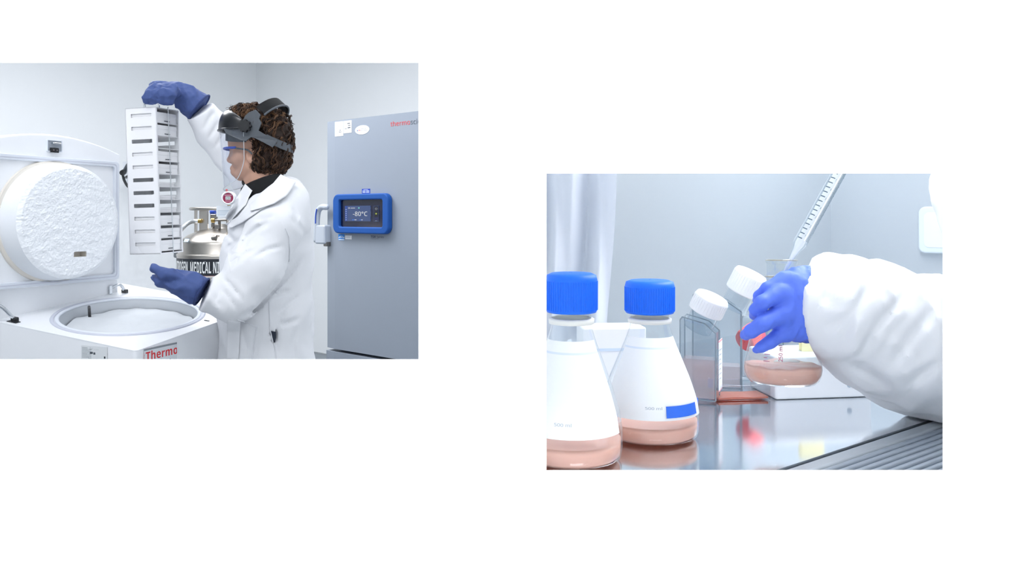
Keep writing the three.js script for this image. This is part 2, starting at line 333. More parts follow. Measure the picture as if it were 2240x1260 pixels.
  { // frosty face with a slot cut in it
    const s = new THREE.Shape(circle(0, 0, 0.178, 90).map(([a, b]) => new THREE.Vector2(a, b)));
    const slot = [[0.006, -0.112], [0.052, -0.112], [0.052, -0.094], [0.006, -0.094]];
    s.holes.push(new THREE.Path(slot.map(([a, b]) => new THREE.Vector2(a, b))));
    const seg = 120, pos = [], uv = [], idx = []; // dense grid so that the frost is real relief
    const q = new THREE.PlaneGeometry(0.36, 0.36, seg * 2, seg * 2), P0 = q.attributes.position, keep = [];
    for (let i = 0; i < P0.count; i++) { let x = P0.getX(i), y = P0.getY(i); const r = Math.hypot(x, y); const rr = Math.min(r, 0.1785); if (r > 0.1785) { x *= rr / r; y *= rr / r; }
      const edge = Math.min(1, (0.1785 - rr) / 0.012), e = Math.max(0, -nz(x * 22, y * 22, 3)), lump = 0.0014 * nz(x * 60, y * 80, 1) + 0.0011 * nz(x * 150, y * 190, 5) + 0.004 * Math.min(0.25, Math.max(0, nz(x * 18, y * 30, 9) - 0.12));
      P0.setXYZ(i, x, y, 0.079 + (lump + 0.001) * edge - (1 - edge) * 0.006); }
    const src = q.index.array; for (let i = 0; i < src.length; i += 3) { const a = [src[i], src[i + 1], src[i + 2]]; let inSlot = 0, outer = 0; for (const v of a) { const x = P0.getX(v), y = P0.getY(v); if (x > 0.006 && x < 0.052 && y > -0.112 && y < -0.094) inSlot++; if (Math.hypot(x, y) > 0.1784) outer++; } if (inSlot < 3 && outer < 3) idx.push(...a); }
    q.setIndex(idx); q.computeVertexNormals(); q.translate(0, 0.203, 0); q.applyMatrix4(LM); wpart('frosted_face', q, M.frost, lid);
    const pocket = [box(0.05, 0.003, 0.03, 0.029, -0.1125, 0.062), box(0.05, 0.003, 0.03, 0.029, -0.0925, 0.062), box(0.003, 0.021, 0.03, 0.0045, -0.103, 0.062), box(0.003, 0.021, 0.03, 0.0535, -0.103, 0.062), box(0.05, 0.021, 0.003, 0.029, -0.103, 0.05)];
    pocket.forEach((g) => { g.translate(0, 0.203, 0); g.applyMatrix4(LM); }); wpart('plug_slot', pocket, M.gasketBeige, lid, 'rectangular slot in the frosted plug');
  }
  // latch in the arched top
  { const L = []; const f = poly(rrect(-0.027, 0.425, 0.025, 0.462, 0.002), 0.006, [rrect(-0.025, 0.427, 0.023, 0.46, 0.0015).reverse()]); f.applyMatrix4(LM); wpart('latch_frame', f, M.frameLine, lid);
    const bk = box(0.048, 0.034, 0.002, -0.001, 0.4435, 0.002); bk.applyMatrix4(LM); wpart('latch_recess', bk, std(0x9aa2ad, 0.5), lid);
    const bar = box(0.03, 0.005, 0.012, 0.002, 0.452, 0.008, 0.002); bar.applyMatrix4(LM); wpart('latch_bar', bar, M.chrome, lid);
    const pl = box(0.028, 0.015, 0.006, -0.003, 0.43, 0.006, 0.001); pl.applyMatrix4(LM); const p = wpart('latch_plate', pl, M.black, lid);
    for (const s of [-1, 1]) { const sc = new THREE.CylinderGeometry(0.0025, 0.0025, 0.002, 12); sc.rotateX(Math.PI / 2); sc.translate(-0.003 + s * 0.006, 0.43, 0.0095); sc.applyMatrix4(LM); wpart('screw', sc, M.chrome, p); }
  }
  // hinge cover behind and under the lid, two hinges
  { const cov = box(0.52, 0.11, 0.02, 0, -0.05, -0.03, 0.004); cov.applyMatrix4(LM); wpart('hinge_cover', cov, M.enamel, t); }
  for (const s of [-0.235, 0.225]) {
    const p = V(s, -0.03, -0.02).applyMatrix4(LM), h = T(0.48, s < 0 ? 0.03 : 0.45, 0.004);
    const e = h.clone(), m = p.clone().lerp(e, 0.5).add(V(0.01, 0.018, 0));
    const br = box(0.012, 0.03, 0.005, s, -0.034, -0.014, 0.002); br.applyMatrix4(LM);
    const hg = wpart('hinge', br, M.chrome, t);
    wpart('hinge_arm', tube([p, m, e], 0.005, 16, 8), M.chrome, hg);
    const cup = box(0.02, 0.016, 0.014, 0, 0, 0, 0.003); cup.applyMatrix4(basis(u, n, w, e)); wpart('hinge_cup', cup, M.black, hg);
    if (s < 0) { const pk = box(0.036, 0.003, 0.016); pk.applyMatrix4(basis(u, n, w, T(0.475, 0.022, 0.0005))); wpart('hinge_pocket', pk, M.black, hg); }
  }
  // printed plates: on the near side and on the front
  const uh = V(u.x, 0, u.z).normalize(), nearN = V(-uh.z, 0, uh.x); if (nearN.z < 0) nearN.negate();
  const wh = V(w.x, 0, w.z).normalize(), frontN = V(-wh.z, 0, wh.x); if (frontN.x < 0) frontN.negate();
  const lt1 = canvasTex(512, 320, (g, W, H) => { g.fillStyle = '#dfe3e6'; g.fillRect(0, 0, W, H); g.fillStyle = '#8d949b'; for (let i = 0; i < 9; i++) g.fillRect(14, 30 + i * 22, 110 + (i * 37) % 30, 8); for (let i = 0; i < 9; i++) g.fillRect(140, 60 + i * 20, 60, 7);
    g.fillStyle = '#4a5057'; g.font = 'bold 22px sans-serif'; g.fillText('- 1 - -- --', 160, 40); g.fillText('230 V', 165, 66); g.fillText('~ --  --- -- -', 250, 66); g.fillRect(170, 100, 60, 40); g.fillRect(240, 110, 40, 40); g.fillStyle = '#b9bfc5'; g.fillRect(14, 250, 480, 8); g.fillRect(14, 280, 300, 8); g.fillStyle = '#33383e'; g.fillRect(450, 170, 30, 40); });
  const pA = T(0.145, 0); const lab = box(0.092, 0.05, 0.001); lab.applyMatrix4(basis(uh.clone().negate(), lt, nearN, V(pA.x, pA.y - 0.036, pA.z).addScaledVector(nearN, 0.0012))); wpart('rating_label', lab, std(0xffffff, 0.5, 0, { map: lt1 }), t, 'grey printed rating label');
  const lt2 = canvasTex(512, 256, (g, W, H) => { g.fillStyle = '#dde1e6'; g.fillRect(0, 0, W, H); g.fillStyle = '#8a9097'; g.fillRect(0, 0, W, 22); g.fillStyle = '#d6262c'; g.font = 'bold 138px sans-serif'; g.fillText('Thermo', 14, 140); g.fillStyle = '#55595f'; g.font = 'bold 50px sans-serif'; g.fillText('S C I E N T I F I C', 26, 220); });
  const pB = T(0, 0.092); const lab2 = box(0.125, 0.062, 0.002); lab2.applyMatrix4(basis(wh, lt, frontN, V(pB.x, pB.y - 0.04, pB.z).addScaledVector(frontN, 0.002))); wpart('name_plate', lab2, std(0xffffff, 0.4, 0, { map: lt2 }), t, 'silver plate with red lettering');
  // the cold mist lying in the opening
  const fog = new THREE.Mesh((() => { const g = new THREE.CircleGeometry(0.188, 72, 0); const q = new THREE.RingGeometry(0.002, 0.188, 72, 24); const P = q.attributes.position; for (let i = 0; i < P.count; i++) { const x = P.getX(i), y = P.getY(i); P.setZ(i, -0.034 + 0.01 * nz(x * 9, y * 9, 2) + 0.005 * nz(x * 25, y * 25, 4)); } q.computeVertexNormals(); q.rotateX(-Math.PI / 2); q.applyMatrix4(cm); return q; })(), M.vapour);
  // thin drifting vapour behind the rack: soft sheets of mist, densest in their middle
  const wa = noiseTex(128, (a, b) => { const r = Math.hypot(a - 0.5, b - 0.5) * 2; return Math.max(0, 1 - r) * (0.5 + 0.5 * nz(a * 5, b * 5, 3) + 0.25 * nz(a * 12, b * 12, 6)) * 1.1; });
  const wm = new THREE.MeshStandardMaterial({ color: 0xf4f7fa, roughness: 1, transparent: true, opacity: 0.3, alphaMap: wa, side: THREE.DoubleSide, depthWrite: false });
  const sheets = []; [[300, 590, 2.72, 0.3, 0.36], [268, 500, 2.9, 0.2, 0.42], [340, 620, 2.8, 0.34, 0.26], [250, 630, 2.74, 0.28, 0.2], [300, 665, 2.5, 0.4, 0.1]].forEach(([px, py, d, w, h], i) => { const g = new THREE.PlaneGeometry(w, h, 10, 10), P = g.attributes.position; for (let k = 0; k < P.count; k++) P.setZ(k, 0.03 * Math.sin(P.getX(k) * 14 + i) + 0.02 * Math.sin(P.getY(k) * 11 + i * 2)); g.computeVertexNormals(); const p = at(px, py, d); g.translate(p.x, p.y, p.z); sheets.push(g); });
  const dr = new THREE.Mesh(fit(sheets), wm); dr.name = 'drifting_vapour'; dr.userData = { label: 'faint white vapour drifting over the chest freezer behind the rack', category: 'vapour', kind: 'stuff' }; dr.receiveShadow = true; scene.add(dr);
  fog.name = 'cold_mist'; fog.userData = { label: 'white cold mist lying in the open round well of the chest freezer', category: 'mist', kind: 'stuff' }; setShadow(fog); scene.add(fog);
}

// ---------------------------------------------------------------- tall rack of boxes held over the freezer
{
  const d = 2.68, S = 0.122, H = 0.508;
  const foot = at(351, 556, d);
  const vd = V(-0.417, 0, -0.909).normalize(), rd = V(0.909, 0, -0.417).normalize();
  const eL = rd.clone().multiplyScalar(-0.79).addScaledVector(vd, 0.61), eR = rd.clone().multiplyScalar(0.61).addScaledVector(vd, 0.79);   // from the near edge: to the left edge, to the right edge
  const lean = new THREE.Matrix4().makeRotationAxis(vd, -0.03);      // the rack hangs a little aslant
  const RM = new THREE.Matrix4().makeTranslation(foot.x, foot.y, foot.z).multiply(lean).multiply(basis(eR, V(0, 1, 0), eL.clone(), V(0, 0, 0)));   // x along the open front, z along the slotted side
  const t = thing('sample_rack', 'tall white metal freezer rack with slotted side, lifted by the gloved hand', 'rack', foot);
  const put = (g) => { g.applyMatrix4(RM); return g; };
  const N = 11, pitch = 0.0446, y0 = 0.014;
  // slotted side lies in the plane x = 0
  const holes = []; for (let i = 0; i < N; i++) { const b = y0 + i * pitch + 0.014; holes.push(rrect(0.018, b, 0.1, b + 0.0135, 0.002, 2).reverse()); }
  const side = poly([[0, 0], [S, 0], [S, H], [0, H]], 0.0022, holes); side.rotateY(-Math.PI / 2); side.translate(0.0022, 0, 0); 
  wpart('slotted_side', put(side), M.rackMetal, t);
  wpart('back_panel', put(box(S, H, 0.002, S / 2, H / 2, S - 0.001)), M.rackInner, t);
  const side2 = poly([[0, 0], [S, 0], [S, H], [0, H]], 0.0022, holes); side2.rotateY(-Math.PI / 2); side2.translate(S, 0, 0); wpart('slotted_side', put(side2), M.rackInner, t);
  wpart('top_plate', put(box(S, 0.002, S, S / 2, H - 0.001, S / 2)), M.rackMetal, t);
  wpart('front_flange', put(box(0.005, H, 0.002, 0.0025, H / 2, 0)), M.rackMetal, t);
  wpart('front_flange', put(box(0.004, H, 0.002, S - 0.002, H / 2, 0)), M.rackMetal, t);
  for (let i = 0; i < N; i++) { const g = poly([[0.002, 0.002], [S - 0.002, 0.002], [S - 0.002, S - 0.002], [0.002, S - 0.002]], 0.0016, [rrect(0.016, 0.016, S - 0.016, S - 0.016, 0.01).reverse()]); g.rotateX(Math.PI / 2); g.translate(0, y0 + i * pitch - 0.0032, 0); wpart('shelf', put(g), M.rackMetal, t); }
  wpart('base_plate', put(box(S, 0.004, S, S / 2, 0.002, S / 2)), M.rackMetal, t);
  wpart('retaining_rod', put(rod(V(S * 0.53, 0.0, -0.003), V(S * 0.5, H + 0.006, -0.003), 0.0017, 0.0017, 8)), M.chrome, t);
  wpart('lifting_handle', put(tube([V(S * 0.2, H, S * 0.5), V(S * 0.2, H + 0.022, S * 0.5), V(S * 0.8, H + 0.022, S * 0.5), V(S * 0.8, H, S * 0.5)], 0.003, 24, 8)), M.chrome, t);
  // boxes: level counted from below, height, how far pulled back
  const spots = [[10, 0.036, 0, 'white cardboard sample box on the topmost shelf of the rack'], [9, 0.036, 0, 'white cardboard sample box on the second shelf of the rack, under the top box'],
    [7, 0.034, 0, 'white cardboard sample box above the middle dark gap of the rack'], [6, 0.034, 0, 'white cardboard sample box below the middle dark gap of the rack'],
    [5, 0.016, 0.012, 'low white sample tray on the sixth rack shelf'], [4, 0.014, 0.01, 'low white sample tray on the fifth rack shelf from the base'], [3, 0.016, 0.008, 'low white sample tray directly above the three bottom boxes of the rack'],
    [2, 0.033, 0, 'white cardboard sample box, uppermost of the bottom three in the rack'], [1, 0.033, 0, 'white cardboard sample box on the second shelf from the rack base'], [0, 0.036, 0, 'white cardboard sample box on the base of the rack']];
  for (const [lv, h, back, label] of spots) {
    const b0 = y0 + lv * pitch - 0.0031, c = V(S / 2, b0, S / 2).applyMatrix4(RM);
    const bx = thing('sample_box', label, 'box', c, 0, 'boxes in the freezer rack');
    const W = S - 0.012 - back;
    wpart('tray', put(box(W, h * 0.62, W, S / 2, b0 + h * 0.31, S / 2 + back / 2, 0.0012)), M.card, bx);
    wpart('box_lid', put(box(W + 0.002, h * 0.4, W + 0.002, S / 2, b0 + h * 0.8, S / 2 + back / 2, 0.0012)), M.card, bx);
    if (h > 0.03) wpart('label_mark', put(box(0.028, 0.0028, 0.0008, S * 0.52, b0 + h * 0.18, 0.0048 + back)), M.cardDark, bx, 'small dark printed mark');
  }
}

// ---------------------------------------------------------------- visor hanging on the wall
{
  const d = 7.35, c = at(281, 376, d);
  const t = thing('wall_face_shield', 'spare black and clear face shield hanging on the wall behind the rack', 'face shield', c);
  const P = (x, y, o = 0) => at(x, y, d - o);
  wpart('headband', tube([P(268, 380, 0.05), P(272, 395, 0.12), P(280, 408, 0.14), P(290, 414, 0.1), P(296, 405, 0.03)], 0.012, 30, 8), M.black, t);
  wpart('knob', [rod(P(271, 376, 0.02), P(268, 378, 0.1), 0.026)], M.black, t);
  wpart('crown', tube([P(274, 372, 0.06), P(280, 362, 0.12), P(287, 354, 0.13), P(296, 352, 0.05)], 0.02, 24, 8), M.shieldGrey, t);
  wpart('crown_strap', tube([P(276, 388, 0.06), P(284, 384, 0.14), P(294, 378, 0.12)], 0.014, 20, 8), M.shieldBlack, t);
  const g = new THREE.CylinderGeometry(0.11, 0.1, 0.2, 32, 1, true, -0.4, 2.6); g.translate(c.x + 0.04, c.y - 0.01, c.z); wpart('visor', g, M.visor, t);
  wpart('hook', rod(P(283, 345, -0.06), P(283, 345, 0.08), 0.006), M.chrome, t);
}

// ---------------------------------------------------------------- liquid nitrogen cylinder
{
  const d = 4.6, c = at(482, 470, d), R = mpx(88, d), Yp = (p) => EYE - (p - PY) / F * d;
  const t = thing('nitrogen_cylinder', 'stainless steel gas cylinder with white lettering band and ring handle', 'cylinder', [c.x, 0, c.z]);
  const yb = Yp(552);
  const prof = [[0.001, 0.02], [R * 0.8, 0.02], [R * 0.97, 0.07], [R, 0.12], [R, yb - 0.02], [R * 1.01, yb - 0.018], [R * 1.01, yb - 0.004], [R * 0.955, yb], [R * 0.945, Yp(532)], [R * 0.9, Yp(524)], [R * 0.76, Yp(514)], [R * 0.5, Yp(504)], [R * 0.3, Yp(500)], [R * 0.22, Yp(498)], [R * 0.22, Yp(490)], [0.001, Yp(490)]];
  part('tank', lathe(prof, 96), M.steel, t);
  part('foot_ring', lathe([[R * 0.9, 0], [R * 0.9, 0.08], [R * 0.86, 0.08], [R * 0.86, 0]], 64), M.steelDark, t);
  const bandTex = canvasTex(2048, 128, (g, W, H) => { g.fillStyle = '#151c26'; g.fillRect(0, 0, W, H); g.fillStyle = '#d9d9d6'; g.fillRect(0, H - 8, W, 8); g.fillStyle = '#c98f8c'; g.fillRect(0, H - 11, W, 3); g.fillStyle = '#eef0f0';
    for (let k = 0; k < 5; k++) { g.save(); g.translate((k + 0.02) * W / 5, 100); g.scale(0.47, 1.2); g.font = 'bold 92px sans-serif'; g.fillText('MEDICAL NITROGEN', 0, 0, 830); g.restore(); }
    g.fillStyle = '#8f9296'; for (let i = 0; i < 160; i++) { const x = (i * 397) % W; if ((i * 7) % 11 < 3) g.fillRect(x, (i * 53) % H, 4 + i % 9, 3 + i % 5); } });
  const band = new THREE.CylinderGeometry(R + 0.0015, R + 0.0015, Yp(562) - Yp(600), 96, 1, true); band.translate(0, (Yp(562) + Yp(600)) / 2, 0); band.rotateY(THREE.MathUtils.degToRad(-95));
  part('lettering_band', band, std(0xffffff, 0.45, 0, { map: bandTex }), t, 'black band with white capital letters');
  const ring = new THREE.TorusGeometry(mpx(60, d), mpx(3.6, d), 12, 72); ring.rotateX(Math.PI / 2); ring.translate(0, Yp(457), 0); part('ring_handle', ring, M.steel, t);
  for (const a of [118, 240, 0]) { const r = THREE.MathUtils.degToRad(a + 75); const x = Math.cos(r) * mpx(50, d), z = -Math.sin(r) * mpx(50, d); const g = box(0.05, Yp(457) - Yp(512), 0.012, 0, 0, 0, 0.003); g.rotateY(r + Math.PI / 2); g.translate(x, (Yp(457) + Yp(512)) / 2, z); part('handle_post', g, M.steel, t); }
  { const g = box(0.05, Yp(455) - Yp(512), 0.014, 0, 0, 0, 0.003); const p = at(446, 484, d - 0.06); g.translate(p.x - c.x, (Yp(455) + Yp(512)) / 2, p.z - c.z); part('handle_post', g, M.steel, t); }
  const Q = (x, y, o = 0) => at(x, y, d - o).sub(V(c.x, 0, c.z));
  part('brass_fitting', rod(Q(432, 484, 0.08), Q(441, 483, 0.08), 0.012, 0.012, 6), M.brass, t, 'brass hexagonal fitting');
  part('braided_hose', tube([Q(432, 484, 0.08), Q(420, 485, 0.1), Q(408, 491, 0.14), Q(398, 501, 0.16), Q(388, 520, 0.1), Q(384, 560, 0)], 0.0115, 40, 10), std(0xa9adb0, 0.5, 0.7), t);
  part('hose_collar', rod(Q(424, 484, 0.09), Q(432, 484, 0.08), 0.013, 0.013, 12), M.chrome, t);
  part('brass_fitting', rod(Q(463, 482, 0.1), Q(470, 482, 0.1), 0.014, 0.014, 6), M.brass, t);
  part('valve_pipe', [rod(Q(470, 482, 0.1), Q(500, 481, 0.1), 0.007), rod(Q(480, 482, 0.1), Q(480, 500, 0.06), 0.008), rod(Q(466, 462, 0.06), Q(466, 496, 0.05), 0.009)], M.steelDark, t);
  part('valve_wheel', [rod(Q(461, 464, 0.08), Q(471, 463, 0.08), 0.016, 0.016, 10)], M.blueFrame, t, 'small blue valve handle');
  part('valve_body', [box(0.035, 0.03, 0.03, ...Q(468, 474, 0.09).toArray(), 0.006), box(0.026, 0.026, 0.02, ...Q(475, 496, 0.16).toArray(), 0.003)], M.steelDark, t);
  part('relief_valve', [rod(Q(463, 521, 0.2), Q(474, 519, 0.2), 0.012), rod(Q(468, 524, 0.19), Q(468, 515, 0.2), 0.008)], M.steelDark, t);
  part('weld_pipe', tube([Q(441, 515, 0.14), Q(425, 521, 0.17), Q(409, 531, 0.17), Q(405, 540, 0.15), Q(405, 552, 0.12)], 0.005, 24, 8), M.steelDark, t);
  { const g = box(0.036, 0.02, 0.002); g.rotateX(-0.6); g.rotateY(-0.5); const p = Q(408, 526, 0.19); g.translate(p.x, p.y, p.z); part('paper_tag', g, std(0xbdd6f0, 0.7), t, 'pale blue paper tag'); }
  { const g = box(0.085, 0.062, 0.002); const p = Q(490, 462, 0.2); g.translate(p.x, p.y, p.z); const tt = canvasTex(128, 96, (q) => { q.fillStyle = '#e6ecf2'; q.fillRect(0, 0, 128, 96); q.fillStyle = '#9fb1c4'; for (let i = 0; i < 6; i++) q.fillRect(8, 40 + i * 9, 100 - i * 7, 3); }); part('hanging_tag', g, std(0xffffff, 0.4, 0, { map: tt }), t, 'clear document pouch with faint print'); }
  { const g0 = Q(499, 433, 0.22), ax = V(0.12, 0, 1).normalize(), b = g0.clone().addScaledVector(ax, -0.05); const bm = basis(V(ax.z, 0, -ax.x), V(0, 1, 0), ax, g0);
    const ft = canvasTex(256, 256, (q) => { q.fillStyle = '#8e2348'; q.fillRect(0, 0, 256, 256); q.fillStyle = '#d8b8c4'; q.fillRect(48, 56, 160, 16); q.fillStyle = '#c9cfcf'; q.fillRect(70, 92, 116, 76); q.fillStyle = '#55605f'; q.font = 'bold 50px sans-serif'; q.fillText('218', 84, 148); q.fillStyle = '#e2c4cf'; for (let i = 0; i < 3; i++) { q.beginPath(); q.arc(86 + i * 42, 200, 12, 0, 7); q.fill(); } });
    const gb = part('gauge', [rod(b, g0, 0.036, 0.036, 40)], M.whiteCap, t, 'round digital gauge with magenta face');
    const bez = new THREE.TorusGeometry(0.0325, 0.0045, 10, 48); bez.applyMatrix4(bm); part('bezel', bez, M.whiteCap, gb);
    const fc = new THREE.CircleGeometry(0.031, 40); fc.translate(0, 0, 0.002); fc.applyMatrix4(bm); part('gauge_face', fc, std(0xffffff, 0.4, 0, { map: ft }), gb);
    const rb = rod(g0.clone().add(V(-0.012, 0.037, -0.02)), g0.clone().add(V(-0.018, 0.048, -0.02)), 0.006); part('alarm_button', rb, std(0xd0303a, 0.5), gb);
    part('gauge_stem', rod(b.clone().add(V(0, -0.04, 0.02)), b.clone().add(V(0, -0.11, 0.02)), 0.009), M.brass, t); }
}

// ---------------------------------------------------------------- grey upright freezer
{
  const O = at(713, 470, 4.97), e = V(0.784, 0, 0.621).normalize(), nrm = V(-0.621, 0, 0.784).normalize();
  const t = thing('upright_freezer', 'tall grey upright freezer with blue framed touch screen reading minus eighty', 'freezer', [O.x, 0, O.z], -Math.atan2(0.621, 0.784));
  const inv = t.matrixWorld.clone().invert();
  const L = (px, py, z = 0) => { const dir = at(px, py, 1).sub(camera.position); const o = V(O.x, 0, O.z).addScaledVector(nrm, z); const k = o.sub(camera.position).dot(nrm) / dir.dot(nrm); return camera.position.clone().addScaledVector(dir, k).applyMatrix4(inv); };
  const Wd = 1.12, top = L(713, 266.5).y, slot = L(713, 760).y;
  part('cabinet', [box(Wd - 0.02, top - 0.07, 0.82, Wd / 2 + 0.005, (top - 0.01) / 2 + 0.06, -0.51, 0.01)], M.freezer, t);
  // door with bevelled long edge
  const sl = L(733, 400).x;
  const dprof = [[0, -0.09], [0, -0.012], [sl, 0], [Wd - 0.02, 0], [Wd, -0.012], [Wd, -0.09]];
  const dg = poly(dprof.map(([x, z]) => [x, z]), top - slot); dg.rotateX(Math.PI / 2); dg.translate(0, top, 0);
  { const q = dg; q.computeVertexNormals(); }
  const door = part('door', dg, M.freezer, t);
  const pg = poly(dprof.map(([x, z]) => [x - 0.006 * (x < 0.3 ? 1 : 0), z]), slot - 0.1); pg.rotateX(Math.PI / 2); pg.translate(0, slot - 0.018, 0.004); part('lower_panel', pg, M.freezer, t);
  for (const x of [0.1, Wd - 0.1]) for (const z of [-0.15, -0.85]) part('foot', rod(V(x, 0, z), V(x, 0.09, z), 0.02), M.black, t);
  // handle at the free edge
  { const P = (x, y, z = 0.03) => L(x, y, z); const k = P(713, 452), hb = [];
    const pts = [P(714, 453), P(704, 453), P(697, 460), P(694, 475), P(693, 500), P(692, 525)];
    const g = tube(pts, 0.019, 40, 12); const hd = part('handle', g, M.handle, door);
    const pts2 = [P(705, 466, 0.045), P(703, 476, 0.045), P(702, 500, 0.045)];
    const a = P(692, 492), b = P(713, 534); part('handle_block', box(Math.abs(b.x - a.x), Math.abs(b.y - a.y), 0.06, (a.x + b.x) / 2, (a.y + b.y) / 2, 0.015, 0.012), M.handle, hd);
    const lk = P(710, 532, 0.03); part('lock', box(0.03, 0.03, 0.04, lk.x, lk.y - 0.005, 0.01, 0.006), M.steelDark, hd);
    part('grip_groove', tube([P(692.5, 458, 0.052), P(690.5, 470, 0.052), P(690, 488, 0.052)], 0.004, 14, 6), M.blueFrame, hd); }
  // control panel
  const R = (x0, y0, x1, y1) => { const a = L((x0 + x1) / 2, y0), b = L((x0 + x1) / 2, y1), c = L(x0, (y0 + y1) / 2), d = L(x1, (y0 + y1) / 2); return [c.x, b.y, d.x, a.y]; };
  const [ax, ay, bx, by] = R(738, 424, 859, 511);
  const [gx, gy, hx, hy] = R(751, 437, 846, 496.5);
  const bez = part('screen_frame', (() => { const g = poly(rrect(ax, ay, bx, by, 0.045, 8), 0.022, [rrect(gx, gy, hx, hy, 0.012).reverse()], 0.008); g.translate(0, 0, 0.008); return g; })(), M.blueBezel, door, 'bright blue rounded screen frame');
  part('screen_backing', (() => { const g = poly(rrect(ax + 0.012, ay + 0.012, bx - 0.012, by - 0.012, 0.03, 6), 0.012); return g; })(), M.blueBezel, bez);
  part('screen_glass', box(hx - gx, hy - gy, 0.004, (gx + hx) / 2, (gy + hy) / 2, 0.016), M.screenGlass, bez);
  const [sx, sy, tx, ty] = R(760, 450, 816, 484);
  const scr = canvasTex(512, 312, (g, W, H) => { g.fillStyle = '#435a8e'; g.fillRect(0, 0, W, H); g.fillStyle = '#2b4fa6'; g.fillRect(0, 0, 52, H); g.fillStyle = '#ffffff'; g.font = '120px sans-serif'; g.fillText('-80°C', 160, 206); g.font = 'bold 28px sans-serif'; g.fillText('SN. nnnnn', 68, 56); g.fillStyle = '#7fe0d8'; g.beginPath(); g.arc(285, 46, 15, 0, 7); g.fill(); g.fillStyle = '#d7e6ff'; for (let i = 0; i < 6; i++) { g.beginPath(); g.arc(26, 78 + i * 41, 9, 0, 7); g.fill(); } g.fillStyle = '#3f86ff'; g.fillRect(150, 276, 40, 12); g.fillStyle = '#e6eeff'; g.fillRect(196, 276, 40, 12); g.fillStyle = '#3f86ff'; g.fillRect(300, 276, 24, 12); g.fillStyle = '#e6eeff'; g.fillRect(330, 276, 30, 12); });
  part('display', box(tx - sx, ty - sy, 0.002, (sx + tx) / 2, (sy + ty) / 2, 0.0195), new THREE.MeshStandardMaterial({ color: 0x111111, roughness: 0.3, emissive: 0xffffff, emissiveMap: scr, emissiveIntensity: 0.75 }), bez, 'lit display with white figures');
  const [ux, uy, vx, vy] = R(823, 450, 834, 485);
  const pst = canvasTex(96, 300, (g, W, H) => { g.fillStyle = '#0b1536'; g.fillRect(0, 0, W, H); g.strokeStyle = '#4f6fa8'; g.lineWidth = 5; g.strokeRect(4, 4, W - 8, H - 8); g.strokeStyle = '#cfd9ea'; g.beginPath(); g.arc(48, 58, 19, -1, 4.1); g.stroke(); g.beginPath(); g.moveTo(48, 34); g.lineTo(48, 58); g.stroke(); g.fillStyle = '#d8e84a'; g.beginPath(); g.arc(48, 150, 15, 0, 7); g.fill(); g.fillStyle = '#16206a'; g.fillRect(16, 215, 64, 50); g.fillStyle = '#9fb4e8'; g.fillRect(26, 278, 44, 8); });
  part('power_strip', box(vx - ux, vy - uy, 0.002, (ux + vx) / 2, (uy + vy) / 2, 0.0195), new THREE.MeshStandardMaterial({ color: 0x111111, roughness: 0.3, emissive: 0xffffff, emissiveMap: pst, emissiveIntensity: 0.6 }), bez);
  // stickers and lettering
  const sticker = (name, x0, y0, x1, y1, map, label, host = door, z = 0.0008) => { const [a, b, c, d] = R(x0, y0, x1, y1); return part(name, box(c - a, d - b, 0.0012, (a + c) / 2, (b + d) / 2, z), std(0xffffff, 0.5, 0, { map }), host, label); };
  const doc = (seed, red) => canvasTex(128, 240, (g, W, H) => { g.fillStyle = '#e8eaee'; g.fillRect(0, 0, W, H); g.fillStyle = '#9aa0a8'; for (let i = 0; i < 14; i++) g.fillRect(14, 24 + i * 13, 40 + (i * seed) % 50, 5); g.fillStyle = '#4b5058'; if (red) { g.fillStyle = '#d9a0a4'; g.fillRect(12, 10, 100, 7); g.strokeStyle = '#4b5058'; g.lineWidth = 5; g.beginPath(); g.moveTo(66, 176); g.lineTo(82, 136); g.lineTo(98, 176); g.closePath(); g.stroke(); } else { g.fillRect(60, 48, 44, 16); g.fillRect(70, 88, 40, 14); g.fillRect(66, 130, 44, 20); g.fillRect(20, 150, 30, 10); } });
  sticker('notice_sticker', 733, 266, 751, 298, doc(37, true), 'white printed notice with warning triangle');
  sticker('notice_sticker', 752, 264, 769.5, 291, doc(53, false), 'white printed notice');
  { const [a, b, c, d] = R(777, 274, 808, 294); const et = canvasTex(256, 160, (g, W, H) => { g.fillStyle = '#eef1f3'; g.fillRect(0, 0, W, H); g.fillStyle = '#9a9ea6'; g.fillRect(110, 56, 90, 8); g.fillRect(90, 86, 130, 8); g.fillStyle = '#2e5f9e'; g.beginPath(); g.moveTo(34, 96); g.lineTo(46, 66); g.lineTo(58, 96); g.fill(); g.fillStyle = '#c65a5a'; g.fillRect(60, 78, 34, 12); });
    const g = new THREE.CircleGeometry(0.5, 48); g.scale(c - a, d - b, 1); const ex = new THREE.CylinderGeometry(0.5, 0.5, 0.0012, 48); ex.rotateX(Math.PI / 2); ex.scale(c - a, d - b, 1); g.translate(0, 0, 0.0007); const gg = g; gg.translate((a + c) / 2, (b + d) / 2, 0.0008); const s = part('oval_sticker', gg, std(0xffffff, 0.5, 0, { map: et }), door, 'white oval sticker'); ex.translate((a + c) / 2, (b + d) / 2, 0.0006); part('sticker_base', ex, M.paper, s); }
  const bl = canvasTex(160, 80, (g) => { g.fillStyle = '#2340a8'; g.fillRect(0, 0, 160, 80); g.fillStyle = '#cfdaf5'; g.fillRect(14, 32, 56, 14); g.fillRect(82, 32, 62, 14); g.fillRect(14, 56, 56, 12); g.fillRect(82, 56, 62, 12); g.fillRect(30, 12, 90, 7); });
  sticker('blue_sticker', 792, 413, 810, 423, bl, 'small blue sticker with white fields');
